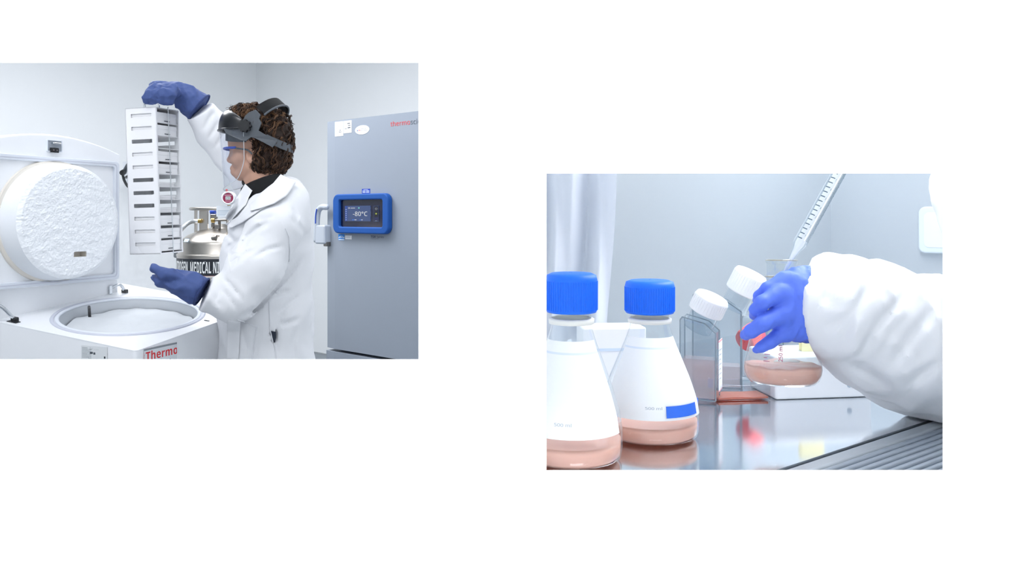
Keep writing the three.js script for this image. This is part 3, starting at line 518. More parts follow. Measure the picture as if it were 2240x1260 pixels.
  const es = canvasTex(128, 128, (g) => { g.fillStyle = '#2a86dd'; g.fillRect(0, 0, 128, 128); g.fillStyle = '#e6f2ff'; g.fillRect(6, 104, 116, 18); g.strokeStyle = '#e6f2ff'; g.lineWidth = 9; g.beginPath(); g.arc(70, 110, 68, 3.5, 5.2); g.stroke(); g.font = 'italic bold 34px serif'; g.fillStyle = '#fff'; g.fillText('energy', 14, 80); });
  sticker('energy_sticker', 740.5, 512, 753.5, 525.5, es, 'small square blue sticker');
  sticker('white_sticker', 755.5, 515, 769.5, 523.5, canvasTex(64, 32, (g) => { g.fillStyle = '#e9ecf0'; g.fillRect(0, 0, 64, 32); g.fillStyle = '#c3c9d0'; g.fillRect(8, 12, 40, 6); }), 'small white blank sticker');
  sticker('white_sticker', 775.5, 498, 801, 504, canvasTex(160, 40, (g) => { g.fillStyle = '#e6ebf0'; g.fillRect(0, 0, 160, 40); g.fillStyle = '#8f98a4'; g.font = '22px sans-serif'; g.fillText('K03 019 2011', 12, 28); }), 'narrow white sticker on the blue frame', bez, 0.0308);
  const clearText = (W, H, draw) => { const t = canvasTex(W, H, draw); return new THREE.MeshStandardMaterial({ map: t, transparent: true, roughness: 0.5 }); };
  const letters = (name, x0, y0, x1, y1, mat, label) => { const [a, b, c, d] = R(x0, y0, x1, y1); const g = new THREE.PlaneGeometry(c - a, d - b); g.translate((a + c) / 2, (b + d) / 2, 0.0012); part(name, g, mat, door, label); };
  letters('lettering', 854, 258, 960, 276, clearText(1024, 160, (g) => { g.clearRect(0, 0, 1024, 160); g.font = '130px sans-serif'; g.fillStyle = '#e0484a'; g.fillText('thermo', 4, 118); g.fillStyle = '#5b636e'; g.fillText('scientific', 4 + g.measureText('thermo').width, 118); }), 'red and grey lettering');
  letters('lettering', 811, 514, 841, 525, clearText(512, 180, (g) => { g.clearRect(0, 0, 512, 180); g.fillStyle = '#2b3a58'; g.font = 'bold 110px sans-serif'; g.fillText('TSX', 8, 104); g.font = '100px sans-serif'; g.fillText('Series', 230, 104, 275); g.font = '34px sans-serif'; g.fillText('powered by V-drive', 10, 152, 450); }), 'dark blue lettering');
}
// ---------------------------------------------------------------- the person in the white coat lifting the rack
{
  const DH = 2.6, s = DH / F;                                 // the head's distance, metres per pixel there
  const H = (px, py, z = 0) => at(px, py, DH).add(V(0, 0, z * s));
  const foot = at(585, 470, DH); foot.y = 0;
  const t = thing('person', 'person in a white lab coat and blue cryo gloves lifting a rack', 'person', foot);
  const hb = (x1, y1, z1, r1, x2, y2, z2, r2) => { const a = H(x1, y1, z1), b = H(x2, y2, z2); return { a, b, ra: r1 * s, rb: r2 * s, ba: b.clone().sub(a), l2: Math.max(b.distanceToSquared(a), 1e-9) }; };
  const E = (px, py, z, rx, ry, rz) => [H(px, py, z), [rx * s, ry * s, rz * s]];
  // head, neck and shoulders: one continuous body
  const ell = [E(573, 296, 0, 60, 56, 48), E(541, 330, 0, 36, 54, 41), E(526, 300, 0, 25, 30, 37)];
  const soft = [hb(556, 364, 22, 18, 530, 382, 10, 12), hb(556, 364, -22, 18, 530, 382, -10, 12), hb(525, 384, 0, 11, 528, 380, 0, 13), hb(512, 369, 5, 7, 512, 369, -5, 7), hb(514, 378, 5, 6.5, 514, 378, -5, 6.5), hb(514, 321, 18, 6, 514, 321, -18, 6), hb(528, 350, 22, 14, 540, 345, 26, 15), hb(528, 350, -22, 14, 540, 345, -26, 15),
    hb(574, 350, 0, 38, 582, 425, 0, 42), hb(560, 378, 0, 25, 566, 420, 0, 30)];
  const nose = [hb(510, 328, 0, 5, 502, 350, 0, 5.2), hb(503, 350, 0, 5.6, 508, 352, 0, 6), hb(508, 353, 6, 4, 508, 353, -6, 4)];
  const trunk = [hb(606, 470, 90, 20, 606, 470, -90, 20), hb(590, 478, 36, 36, 585, 700, 30, 60), hb(590, 478, -36, 36, 585, 700, -30, 60)];
  const earOut = [hb(566, 338, 43, 6, 561, 357, 45, 5)], headF = (x, y, z) => {
    let d = 1e3; for (const [c, r] of ell) d = smin(d, dEll(c, r, x, y, z), 0.02);
    for (const b of soft) d = smin(d, dBone(b, x, y, z), 0.012);
    for (const b of nose) d = smin(d, dBone(b, x, y, z), 0.006);
    for (const z0 of [1, -1]) { const sock = dBone(SOCK[z0], x, y, z); d = -smin(-d, sock, 0.006); }
    for (const z0 of [1, -1]) { const eye = dBone(EYE_[z0], x, y, z); d = smin(d, eye, 0.002); }
    { const mouth = dBone(MOUTH, x, y, z); d = -smin(-d, mouth, 0.003); }
    for (const sg of [1, -1]) { const o = dEll(...(sg > 0 ? EAR : EAR2), x, y, z), i = dEll(...(sg > 0 ? EARH : EARH2), x, y, z); d = smin(d, -smin(-o, i, 0.004), 0.004); }
    for (const b of trunk) d = smin(d, dBone(b, x, y, z), 0.04);
    return d; };
  const SOCK = { 1: hb(509, 333, 20, 7, 509, 333, 17, 7), [-1]: hb(509, 333, -20, 7, 509, 333, -17, 7) }, EYE_ = { 1: hb(519, 333, 18, 8, 519, 333, 18, 8), [-1]: hb(519, 333, -18, 8, 519, 333, -18, 8) };
  const MOUTH = hb(506, 373.5, 12, 1.6, 506, 373.5, -12, 1.6);
  const EAR = E(564, 344, 44, 11, 17, 6), EAR2 = E(564, 344, -44, 11, 17, 6), EARH = E(562, 342, 51, 6, 11, 6), EARH2 = E(562, 342, -51, 6, 11, 6);
  const hbx = new THREE.Box3(); hbx.expandByPoint(H(484, 232, -70)); hbx.expandByPoint(H(645, 420, 70)); hbx.expandByPoint(H(645, 420, -70));
  const headGeo = meshField(headF, hbx, 0.0032);
  const tb = new THREE.Box3(); tb.expandByPoint(H(470, 412, -150)); tb.expandByPoint(H(700, 790, 150));
  const trunkGeo = meshField(headF, tb, 0.012);
  const merged = fit([headGeo, trunkGeo]); merged.deleteAttribute('uv');
  wpart('body', merged, M.skin, t);
  // shirt with a standing collar
  const shirtB = [bone(577, 396, 2.6, 43, 586, 432, 2.58, 55), bone(560, 408, 2.6, 24, 552, 446, 2.57, 26), bone(592, 440, 2.58, 52, 580, 520, 2.6, 60), bone(600, 420, 2.55, 30, 575, 450, 2.53, 34)];
  const upN = V(-0.36, 0.93, 0).normalize(), upP = H(560, 401, 0);
  const shirtF = (x, y, z) => { let d = 1e3; for (const b of shirtB) d = smin(d, dBone(b, x, y, z), 0.03); const cut = (x - upP.x) * upN.x + (y - upP.y) * upN.y; return Math.max(d, cut); };
  wpart('shirt', meshField(shirtF, boundsOf(shirtB, 0.02), 0.006), M.shirt, t, 'black zipped high-neck shirt');
  wpart('zip_pull', [tube([H(541, 404, 20), H(540, 411, 21), H(539, 418, 21)], 0.0018, 10, 6), tube([H(536, 398, 10), H(540, 403, 18), H(543, 405, 20)], 0.006, 10, 8)], M.black, t);
  // coat
  const lv = [[418, 630, 22, 2.54, 2.68], [440, 626, 34, 2.46, 2.75], [470, 616, 48, 2.44, 2.76], [508, 592, 74, 2.48, 2.72], [560, 587, 83, 2.5, 2.71], [605, 580, 79, 2.5, 2.7], [650, 581, 84, 2.5, 2.7], [700, 583, 89, 2.5, 2.7], [790, 582, 90, 2.49, 2.71], [1000, 582, 98, 2.47, 2.73]];
  const coatB = lv.map(([y, x, r, a, b]) => bone(x, y, a, r, x, y, b, r));
  for (let i = 0; i + 1 < lv.length; i++) { const [y, x, r, a, b] = lv[i], [y2, x2, r2, a2, b2] = lv[i + 1]; coatB.push(bone(x, y, a, r, x2, y2, a2, r2), bone(x, y, b, r, x2, y2, b2, r2), bone(x, y, (a + b) / 2, r, x2, y2, (a2 + b2) / 2, r2)); }
  const armN = [bone(612, 468, 2.42, 48, 600, 505, 2.38, 55), bone(600, 505, 2.38, 55, 560, 590, 2.33, 56), bone(560, 590, 2.33, 56, 512, 652, 2.29, 46), bone(512, 652, 2.29, 45, 458, 645, 2.26, 36)];
  const armF = [bone(585, 430, 2.78, 46, 520, 345, 2.84, 40), bone(520, 345, 2.84, 40, 470, 285, 2.82, 37), bone(470, 285, 2.82, 37, 440, 240, 2.78, 30)];
  const rid = (n) => { const q = 1 - Math.abs(n); return q * q * q; };
  const crease = creaser([
    [6, 0.016, [660, 562], [632, 598], [605, 627], [567, 670], [532, 694]], [6.5, 0.012, [590, 484], [562, 500], [541, 520], [524, 552]], [5, 0.010, [490, 608], [508, 628], [532, 656]], [5, 0.008, [484, 630], [500, 650], [516, 674]], [6, 0.008, [558, 545], [530, 560], [506, 582]],
    [5, 0.009, [634, 636], [615, 640], [594, 648]], [5, 0.009, [655, 645], [634, 662], [610, 684]], [6, 0.010, [655, 696], [632, 706], [604, 714]], [5, 0.008, [618, 538], [586, 546], [556, 562]], [6, 0.007, [626, 586], [610, 606], [592, 632]], [7, 0.006, [634, 478], [652, 492], [668, 512]],
    [6, 0.007, [526, 704], [532, 730], [541, 760], [544, 792]], [6, 0.006, [566, 716], [558, 748], [554, 790]], [5, 0.010, [489, 498], [500, 514], [516, 532]], [5, 0.008, [498, 545], [508, 534], [522, 524]], [6, 0.007, [612, 700], [606, 740], [606, 790]], [6, 0.006, [646, 720], [640, 752], [645, 790]],
    [5, 0.009, [446, 284], [456, 262], [468, 244]], [5, 0.010, [456, 304], [470, 282], [482, 262]], [5, 0.009, [470, 324], [484, 302], [494, 284]], [4, 0.006, [470, 660], [478, 645], [476, 628]], [4, 0.006, [462, 640], [470, 656], [486, 672]], [6, 0.006, [600, 470], [584, 478], [560, 480]], [5, 0.007, [640, 452], [648, 470], [650, 498]]]);
  const soft2 = (n, k) => Math.exp(-n * n * k);
  const SLIT = (() => { const p = onSurface((x, y, z) => { let d = 1e3; for (const b of coatB) d = smin(d, dBone(b, x, y, z), 0.035); return d; }, 598, 728, 2.1, 2.9) || at(598, 728, 2.4), d = -p.z; return bone(598, 728, d + 0.004, 9, 600, 748, d + 0.004, 4); })();
  const P0 = { elbow: at(530, 640, 2.3), pit: at(640, 575, 2.45) };
  const raw = (x, y, z) => { let d = 1e3; for (const b of coatB) { const q = dBone(b, x, y, z); if (q < 0.2) d = smin(d, q, 0.035); } let a = 1e3; for (const b of armN) { const q = dBone(b, x, y, z); if (q < 0.25) a = smin(a, q, 0.02); } d = smin(d, a, 0.016); a = 1e3; for (const b of armF) { const q = dBone(b, x, y, z); if (q < 0.25) a = smin(a, q, 0.02); } return smin(d, a, 0.02); };
  const cuffA = [[at(452, 640, 2.255), at(470, 646, 2.265)], [at(440, 242, 2.78), at(455, 262, 2.80)]].map(([p, q]) => ({ p, n: p.clone().sub(q).normalize() }));
  const coatF = (x, y, z) => {
    let d = raw(x, y, z); if (d > 0.05 || d < -0.06) return d;
    // folds: long soft creases that run slanting over the cloth, tighter ones at elbow and armpit
    const a = nz(x * 4 + y * 5, y * 2 - x * 3 + 4, z * 4), b = nz(x * 9 + y * 8 + 7, y * 5 - x * 4, z * 8), c2 = nz(x * 13 - y * 15, y * 5 + x * 5 + 3, z * 7);
    const e = Math.exp(-((x - P0.elbow.x) ** 2 + (y - P0.elbow.y) ** 2 + (z - P0.elbow.z) ** 2) / 0.016) + Math.exp(-((x - P0.pit.x) ** 2 + (y - P0.pit.y) ** 2 + (z - P0.pit.z) ** 2) / 0.012);
    d += 0.006 - 0.011 * soft2(a, 9) - 0.005 * soft2(b, 9) - 0.004 * e * soft2(c2, 7) + crease(x, y, z);
    for (const c of cuffA) { const h = (x - c.p.x) * c.n.x + (y - c.p.y) * c.n.y + (z - c.p.z) * c.n.z; if (h > -0.02 && Math.hypot(x - c.p.x, y - c.p.y, z - c.p.z) < 0.13) d = Math.max(d, h); }
    // side slit: a real opening in the cloth
    { const q = dBone(SLIT, x, y, z); if (q < 0.02) d = Math.max(d, -q); }
    return d; };
  const cbb = boundsOf([...coatB, ...armN, ...armF], 0.03); cbb.min.y = Math.max(cbb.min.y, 0.58);
  const coatG = meshField(coatF, cbb, 0.0058);
  const coat = wpart('lab_coat', coatG, M.coat, t, 'white cotton lab coat');
  const both = (x, y, z) => Math.min(coatF(x, y, z), shirtF(x, y, z));
  wpart('lapel', clothPatch(both, [[612, 386], [590, 410], [562, 432], [545, 452], [520, 474], [492, 490]], [[638, 392], [618, 422], [585, 450], [553, 472], [530, 487], [506, 499]], 10, 40, 2.15, 2.9, 0.007, 0.006), M.coat, coat);
  wpart('collar', clothPatch(both, [[614, 381], [598, 400], [580, 417], [560, 433], [545, 447]], [[648, 398], [628, 428], [600, 446], [572, 456], [548, 462]], 10, 30, 2.15, 2.9, 0.013, 0.007), M.coat, coat);
  wpart('lapel', clothPatch(both, [[536, 402], [524, 422], [508, 448], [492, 478]], [[552, 417], [544, 432], [538, 448], [504, 484]], 8, 26, 2.15, 2.95, 0.009, 0.006), M.coat, coat);
  for (const line of [[[625, 500], [633, 520], [634, 548], [633, 572]], [[589, 660], [590, 690], [591, 722], [597, 748]], [[600, 752], [603, 770], [604, 785]], [[520, 700], [540, 706], [562, 716]], [[562, 716], [556, 745], [552, 785]]]) { const g = seamTube(coatF, line, 2.1, 2.9, 0.0016); wpart('seam', g, M.seam, coat); }
  // breast pocket, buttons, side slit that shows the dark inside
  wpart('breast_pocket', clothPatch(coatF, [[497, 545], [500, 575], [504, 600]], [[522, 553], [520, 575], [516, 596]], 6, 10, 2.1, 2.9, 0.0015, 0.002), M.coat, coat);
  wpart('trouser_cloth', clothPatch(coatF, [[592, 724], [595, 737], [598, 749]], [[604, 726], [604, 738], [602, 749]], 6, 8, 2.1, 2.9, 0.0015, 0.002), M.trouser, t, 'dark trousers seen through the side slit');
  for (const [bx, by] of [[514, 738], [515, 768]]) { const p = onSurface(coatF, bx, by, 2.1, 2.9, 0.001); if (p) { const g = new THREE.SphereGeometry(0.007, 14, 8); g.scale(1, 1, 0.4); g.translate(p.x, p.y, p.z); wpart('button', g, M.whiteCap, coat); } }
  wpart('front_flap', clothPatch(coatF, [[497, 700], [496, 740], [496, 786]], [[526, 704], [524, 740], [522, 786]], 8, 24, 2.1, 2.95, 0.006, 0.004), M.coat, coat);
  wpart('open_front', clothPatch((x, y, z) => z + 2.63 + 0.02 * Math.sin(x * 90) , [[476, 708], [471, 742], [484, 792]], [[498, 698], [499, 742], [501, 792]], 8, 16, 2.1, 2.95, 0, 0.003), M.coat, coat);
  // gloves
  const gN = [bone(446, 640, 2.255, 31, 420, 628, 2.25, 30), bone(420, 628, 2.25, 29, 392, 617, 2.25, 23), bone(392, 617, 2.25, 22, 376, 611, 2.25, 18), bone(392, 624, 2.22, 16, 374, 622, 2.22, 14), bone(392, 622, 2.29, 16, 374, 618, 2.29, 14)];
  const gNf = [[bone(388, 607, 2.22, 13, 362, 598, 2.205, 12), bone(362, 598, 2.205, 11.5, 338, 588, 2.21, 9)], [bone(376, 624, 2.22, 11, 354, 619, 2.215, 9), bone(354, 619, 2.215, 9, 341, 609, 2.23, 7)], [bone(376, 621, 2.245, 11, 352, 617, 2.25, 9.5), bone(352, 617, 2.25, 9.5, 339, 609, 2.26, 7)], [bone(376, 618, 2.28, 10.5, 352, 614, 2.285, 9), bone(352, 614, 2.285, 9, 340, 607, 2.29, 7)], [bone(378, 614, 2.31, 10, 358, 609, 2.32, 8), bone(358, 609, 2.32, 8, 346, 603, 2.32, 6)]];
  const gF = [bone(438, 236, 2.78, 33, 410, 216, 2.77, 28), bone(410, 216, 2.77, 28, 388, 204, 2.76, 21), bone(388, 204, 2.76, 20, 345, 197, 2.75, 18), bone(380, 202, 2.71, 15, 340, 198, 2.70, 14)];
  const gFf = [0, 1, 2, 3].map((i) => [bone(336 + i * 14, 196, 2.69 - i * 0.002, 13, 327 + i * 15, 206, 2.665, 11), bone(327 + i * 15, 206, 2.665, 10.5, 322 + i * 16, 219, 2.672, 9.5)]); gFf.push([bone(375, 205, 2.8, 13, 345, 212, 2.82, 11), bone(345, 212, 2.82, 11, 326, 218, 2.79, 9)]);
  const gloveField = (palm, fingers, fold) => (x, y, z) => { let d = 1e3; for (const b of palm) d = smin(d, dBone(b, x, y, z), 0.014); for (const fg of fingers) { let q = 1e3; for (const b of fg) q = smin(q, dBone(b, x, y, z), 0.006); d = smin(d, q, 0.005); } if (d < 0.03 && d > -0.03) d += 0.002 - 0.006 * rid(nz(x * 16 + y * 10, y * 16 - x * 6, z * 14 + fold) * 1.8) - 0.003 * rid(nz(x * 34, y * 38 + fold, z * 34) * 1.6); return d; };
  const cuffCut = (f, p, q) => { const n = p.clone().sub(q).normalize(); return (x, y, z) => Math.max(f(x, y, z), (x - p.x) * n.x + (y - p.y) * n.y + (z - p.z) * n.z); };
  const fN = cuffCut(gloveField(gN, gNf, 3), at(441, 638, 2.255), at(415, 626, 2.25)), fF = cuffCut(gloveField(gF, gFf, 9), at(437, 235, 2.78), at(410, 216, 2.77));
  const g1 = wpart('cryo_glove', meshField(fN, boundsOf([...gN, ...gNf.flat()], 0.012), 0.0038), M.cryoGlove, t, 'blue cryo glove with open fingers');
  const g2 = wpart('cryo_glove', meshField(fF, boundsOf([...gF, ...gFf.flat()], 0.012), 0.0038), M.cryoGlove, t, 'blue cryo glove closed on the rack handle');
  for (const [p, q, r, gg] of [[at(441, 638, 2.255), at(415, 626, 2.25), mpx(31, 2.255), g1], [at(437, 235, 2.78), at(410, 216, 2.77), mpx(33, 2.78), g2]]) { const g = new THREE.TorusGeometry(r, 0.0035, 8, 48); g.applyQuaternion(new THREE.Quaternion().setFromUnitVectors(V(0, 0, 1), p.clone().sub(q).normalize())); g.translate(p.x, p.y, p.z); wpart('cuff_hem', g, M.cryoGloveEdge, gg); }
  // trousers and shoes below the coat
  for (const z of [-0.1, 0.1]) { const x = foot.x, zz = foot.z + z; wpart('trouser_leg', lathe([[0.075, 0], [0.085, 0.3], [0.1, 0.6], [0.001, 0.62]], 24).translate(x, 0.04, zz), M.trouser, t);
    const sh = new THREE.SphereGeometry(0.055, 20, 12); sh.scale(2.4, 0.75, 0.9); sh.translate(x - 0.06, 0.0415, zz); wpart('shoe', sh, M.shoe, t); }
  // hair: a shaggy mass and many curls
  const hairE = [E(580, 282, 0, 54, 48, 53), E(596, 318, 0, 39, 52, 52), E(592, 350, 0, 36, 30, 46), E(556, 262, 0, 40, 28, 44), E(532, 258, 0, 24, 22, 34), E(582, 360, 0, 22, 20, 48)];
  const hairS = (x, y, z) => { let d = 1e3; for (const [c, r] of hairE) d = smin(d, dEll(c, r, x, y, z), 0.02); return d; };
  const hairF = (x, y, z) => { let d = 1e3; for (const [c, r] of hairE) d = smin(d, dEll(c, r, x, y, z), 0.02); if (d < 0.03 && d > -0.03) d -= 0.006 * nz(x * 60, y * 60, z * 60) + 0.004 * nz(x * 130, y * 130, z * 130); return d; };
  const hbb = new THREE.Box3(); hbb.expandByPoint(H(495, 222, -70)); hbb.expandByPoint(H(650, 395, 70)); hbb.expandByPoint(H(650, 395, -70));
  const hm = [0x2a1a10, 0x40291a, 0x5a3f2a, 0x7a5a3e].map((c) => std(c, 0.75));
  const hair = wpart('hair', meshField(hairF, hbb, 0.005), hm[0], t, 'brown curly hair');
  const curls = [[], [], [], []];
  const grad = (p) => { const e = 0.004; return V(hairS(p.x + e, p.y, p.z) - hairS(p.x - e, p.y, p.z), hairS(p.x, p.y + e, p.z) - hairS(p.x, p.y - e, p.z), hairS(p.x, p.y, p.z + e) - hairS(p.x, p.y, p.z - e)).normalize(); };
  const taper = (pts, r) => { const n = pts.length - 1, c = new THREE.CatmullRomCurve3(pts), pos = [], idx = [], K = 4, S = n * 2; for (let i = 0; i <= S; i++) { const q = i / S, o = c.getPoint(q), tg = c.getTangent(q), a = new THREE.Vector3().crossVectors(tg, V(0.3, 0.5, 0.81)).normalize(), b = new THREE.Vector3().crossVectors(tg, a), rr = r * Math.min(1, 0.5 + q * 3) * (1 - 0.8 * q * q); for (let k = 0; k < K; k++) { const w = k / K * 6.2832, ca = Math.cos(w) * rr, cb = Math.sin(w) * rr; pos.push(o.x + a.x * ca + b.x * cb, o.y + a.y * ca + b.y * cb, o.z + a.z * ca + b.z * cb); } } for (let i = 0; i < S; i++) for (let k = 0; k < K; k++) { const a = i * K + k, b = i * K + (k + 1) % K; idx.push(a, b, a + K, b, b + K, a + K); } const g = new THREE.BufferGeometry(); g.setAttribute('position', new THREE.Float32BufferAttribute(pos, 3)); g.setIndex(idx); g.computeVertexNormals(); return g; };
  for (let i = 0; i < 1250; i++) {
    const k = i % hairE.length, [c, r] = hairE[k]; const th = rnd() * 2 * Math.PI, cz = rnd() * 1.6 - 0.6, sr = Math.sqrt(Math.max(0, 1 - cz * cz)); const dir = V(sr * Math.cos(th), sr * Math.sin(th), cz);
    let p = V(c.x + dir.x * r[0], c.y + dir.y * r[1], c.z + dir.z * r[2]); if (hairS(p.x, p.y, p.z) < -0.005) continue;
    if (p.x < H(560, 0).x && p.y < H(0, 292).y) continue;
    const top = p.y > H(0, 275).y, flow = top ? V(0.5 - rnd() * 1.1, 0.15 - 0.5 * rnd(), 0.3 + rnd() * 0.9 * Math.sign(p.z - foot.z + 0.001)) : V(0.15 + 0.5 * (rnd() - 0.35), -1, 0.6 * (rnd() - 0.5));
    const len = 0.035 + 0.035 * rnd(), amp = 0.0035 + 0.0045 * rnd(), ph = rnd() * 6.28, wave = 1.0 + 1.1 * rnd(), flick = rnd() * (top ? 0.02 : 0.009), pts = [], N = 9, off = 0.001 + 0.006 * rnd();
    for (let j = 0; j <= N; j++) { const q = j / N, n = grad(p), tdir = flow.clone().addScaledVector(n, -flow.dot(n)).normalize(), side = new THREE.Vector3().crossVectors(tdir, n); p = p.clone().addScaledVector(tdir, len / N); const sd = hairS(p.x, p.y, p.z); p.addScaledVector(n, -sd);
      const a = ph + wave * q * 6.28; pts.push(p.clone().addScaledVector(side, amp * Math.sin(a)).addScaledVector(n, off + 0.6 * amp * Math.cos(a) + flick * q * q)); }
    if (pts.some((o) => o.x < H(552, 0).x && o.y < H(0, 300).y)) continue;
    const tone = Math.min(3, Math.floor(rnd() * (top ? 4 : 3.3)));
    for (let b = 0; b < 5; b++) { const o = V(rnd() - 0.5, rnd() - 0.5, rnd() - 0.5).multiplyScalar(0.0075), o2 = V(rnd() - 0.5, rnd() - 0.5, rnd() - 0.5).multiplyScalar(0.007); curls[Math.max(0, tone - (b > 2 ? 1 : 0))].push(taper(pts.map((p, q) => p.clone().addScaledVector(o, 1 - 0.6 * q / N).addScaledVector(o2, Math.sin(q))), 0.0011 + 0.0008 * rnd())); }
  }
  curls.forEach((c, i) => { const m = wpart('curls', c, hm[i], hair); m.userData.kind = 'stuff'; });

  // ------------------------------------------------ worn face shield and glasses
  const fs = thing('face_shield', 'black and grey face shield with clear visor worn by the person', 'face shield', H(560, 290));
  const grid = (nu, nv, fn) => { const g = new THREE.PlaneGeometry(1, 1, nu, nv), P = g.attributes.position; for (let i = 0; i < P.count; i++) { const p = fn(P.getX(i) + 0.5, P.getY(i) + 0.5); P.setXYZ(i, p.x, p.y, p.z); } g.computeVertexNormals(); return g; };
  const shell = (g, th) => { const q = g.clone(), P = q.attributes.position, N = q.attributes.normal; for (let i = 0; i < P.count; i++) P.setXYZ(i, P.getX(i) - N.getX(i) * th, P.getY(i) - N.getY(i) * th, P.getZ(i) - N.getZ(i) * th); return fit([g, q]); };
  const vis = (uu, vv) => { const ph = (uu - 0.5) * 2 * 1.62; const c = Math.cos(ph), bot = 417 - 26 * Math.pow(Math.abs(ph) / 1.62, 2) - 34 * Math.pow(Math.max(0, Math.abs(ph) / 1.62 - 0.8) / 0.2, 2.5); const y = 282 + (bot - 282) * vv, pinch = 1 - 0.16 * vv * Math.max(0, c); return H(553 - 70 * c * pinch, y - 2 * (1 - c), 70 * Math.sin(ph) * (1 - 0.08 * vv)); };
  const visor = wpart('visor', grid(64, 24, vis), M.visor, fs, 'clear curved visor');
  wpart('visor_rim', tube(Array.from({ length: 60 }, (_, i) => { const q = i / 59; if (q < 0.25) return vis(1, q / 0.25); if (q > 0.75) return vis(0, (1 - q) / 0.25); return vis(1 - (q - 0.25) / 0.5, 1); }), 0.0011, 160, 6), M.visorEdge, visor);
  const crown = (uu, vv) => { const ph = (uu - 0.5) * 2 * 1.7, c = Math.cos(ph), cc = Math.max(0, c); const top = 286 - (14 + 34 * Math.pow(cc, 0.55)); const y = 286 + (top - 286) * Math.sin(vv * 1.5708); const R = 73 - (4 + 27 * cc) * Math.pow(vv, 2.2); return H(555 - R * c, y - 4 * cc * (1 - vv) * 0 + 2, R * 0.98 * Math.sin(ph)); };
  wpart('crown_guard', shell(grid(64, 16, crown), 0.002), M.shieldBlack, fs, 'glossy black brow guard');
  wpart('guard_lip', tube(Array.from({ length: 40 }, (_, i) => crown(i / 39, 0)), 0.0035, 90, 8), M.shieldBlack, fs);
  const plate = [[551, 314], [540, 309], [518, 299], [512, 289], [540, 281], [556, 270], [560, 262], [568, 255], [582, 249], [592, 260], [589, 268], [594, 277], [588, 293], [606, 304], [626, 314], [616, 328], [598, 318], [580, 309], [572, 307], [562, 315]];
  for (const sg of [1, -1]) { // side plates bow out round the head
    const g = poly(plate.map(([x, y]) => { const p = H(x, y); return [p.x, p.y]; }), 0.004, [], 0.001); const P = g.attributes.position, cx = H(572, 290);
    const gg = g; for (let i = 0; i < P.count; i++) { const q = (P.getX(i) - cx.x) / (60 * s); P.setZ(i, cx.z + sg * (67 * s - q * q * 0.012) + sg * P.getZ(i)); } if (sg < 0) { const ix = g.attributes; for (const k of Object.keys(ix)) { const A = ix[k], n = A.itemSize, a = A.array; for (let i = 0; i < A.count; i += 3) for (let j = 0; j < n; j++) { const q = a[i * n + j]; a[i * n + j] = a[(i + 2) * n + j]; a[(i + 2) * n + j] = q; } } } g.computeVertexNormals();
    wpart('side_plate', gg, M.shieldGrey, fs, 'grey plastic headgear plate');
    const kn = rod(H(561, 284, sg * 68), H(561, 284, sg * 79), 0.0185, 0.017, 24), teeth = []; for (let i = 0; i < 9; i++) { const a = i / 9 * 6.283; teeth.push(rod(H(561 + 11.5 * Math.cos(a), 284 + 11.5 * Math.sin(a), sg * 68), H(561 + 11.5 * Math.cos(a), 284 + 11.5 * Math.sin(a), sg * 78), 0.004, 0.004, 8)); }
    wpart('ratchet_knob', [kn, ...teeth], M.black, fs);
  }
  // inner grey brow band behind the visor
  wpart('brow_band', shell(grid(40, 4, (a, b) => { const ph = (a - 0.5) * 2 * 1.6, c = Math.cos(ph); return H(556 - 58 * c, 290 + 26 * b * (0.6 + 0.4 * Math.abs(Math.sin(ph))), 56 * Math.sin(ph)); }), 0.002), M.shieldGrey, fs);
  wpart('crown_pad', (() => { const pts = []; for (let i = 0; i <= 20; i++) { const a = (i / 20 - 0.5) * Math.PI; pts.push([Math.sin(a), Math.cos(a)]); } return shell(grid(40, 4, (a, b) => { const ph = (a - 0.5) * 2 * 1.35, c = Math.cos(ph), q = (c - Math.cos(1.35)) / (1 - Math.cos(1.35)); const w = (b - 0.5) * 24; return H(590 + 27 * q + w * 0.72, 250 - 27 * q + w * 0.66, 64 * Math.sin(ph) / Math.sin(1.35)); }), 0.006); })(), M.blackMatte, fs, 'black padded crown strap');
  wpart('crown_strap_edge', [tube(Array.from({ length: 24 }, (_, i) => { const ph = (i / 23 - 0.5) * 2.7, c = Math.cos(ph), q = (c - Math.cos(1.35)) / (1 - Math.cos(1.35)); return H(590 + 27 * q + 8.6 + 1, 250 - 27 * q + 8 + 1, 65 * Math.sin(ph) / Math.sin(1.35)); }), 0.0035, 60, 6)], M.shieldGrey, fs);
  wpart('rear_strap', shell(grid(48, 4, (a, b) => { const ph = (a - 0.5) * 2 * 1.45, c = Math.cos(ph); return H(598 + 42 * c, 306 + 20 * c + (b - 0.5) * 17, 63 * Math.sin(ph)); }), 0.003), M.shieldGrey, fs);
  const sg = thing('safety_glasses', 'safety glasses with blue brow bar behind the clear visor', 'glasses', H(515, 330));
  wpart('brow_bar', tube([H(531, 327, 47), H(515, 327, 42), H(500, 327, 26), H(496, 327, 0), H(500, 327, -26), H(515, 327, -42), H(531, 327, -47)], 0.0042, 50, 8), M.blueFrame, sg, 'blue brow bar');
  for (const z of [1, -1]) { wpart('lens', grid(14, 8, (a, b) => H(498 + 24 * a * a + 2 * a, 329 + b * (21 - 5 * a), z * (6 + 36 * a))), M.visor, sg); wpart('temple', tube([H(530, 328, z * 47), H(545, 330, z * 50), H(560, 333, z * 53), H(568, 340, z * 52)], 0.0028, 24, 6), M.shieldGrey, sg); }
}
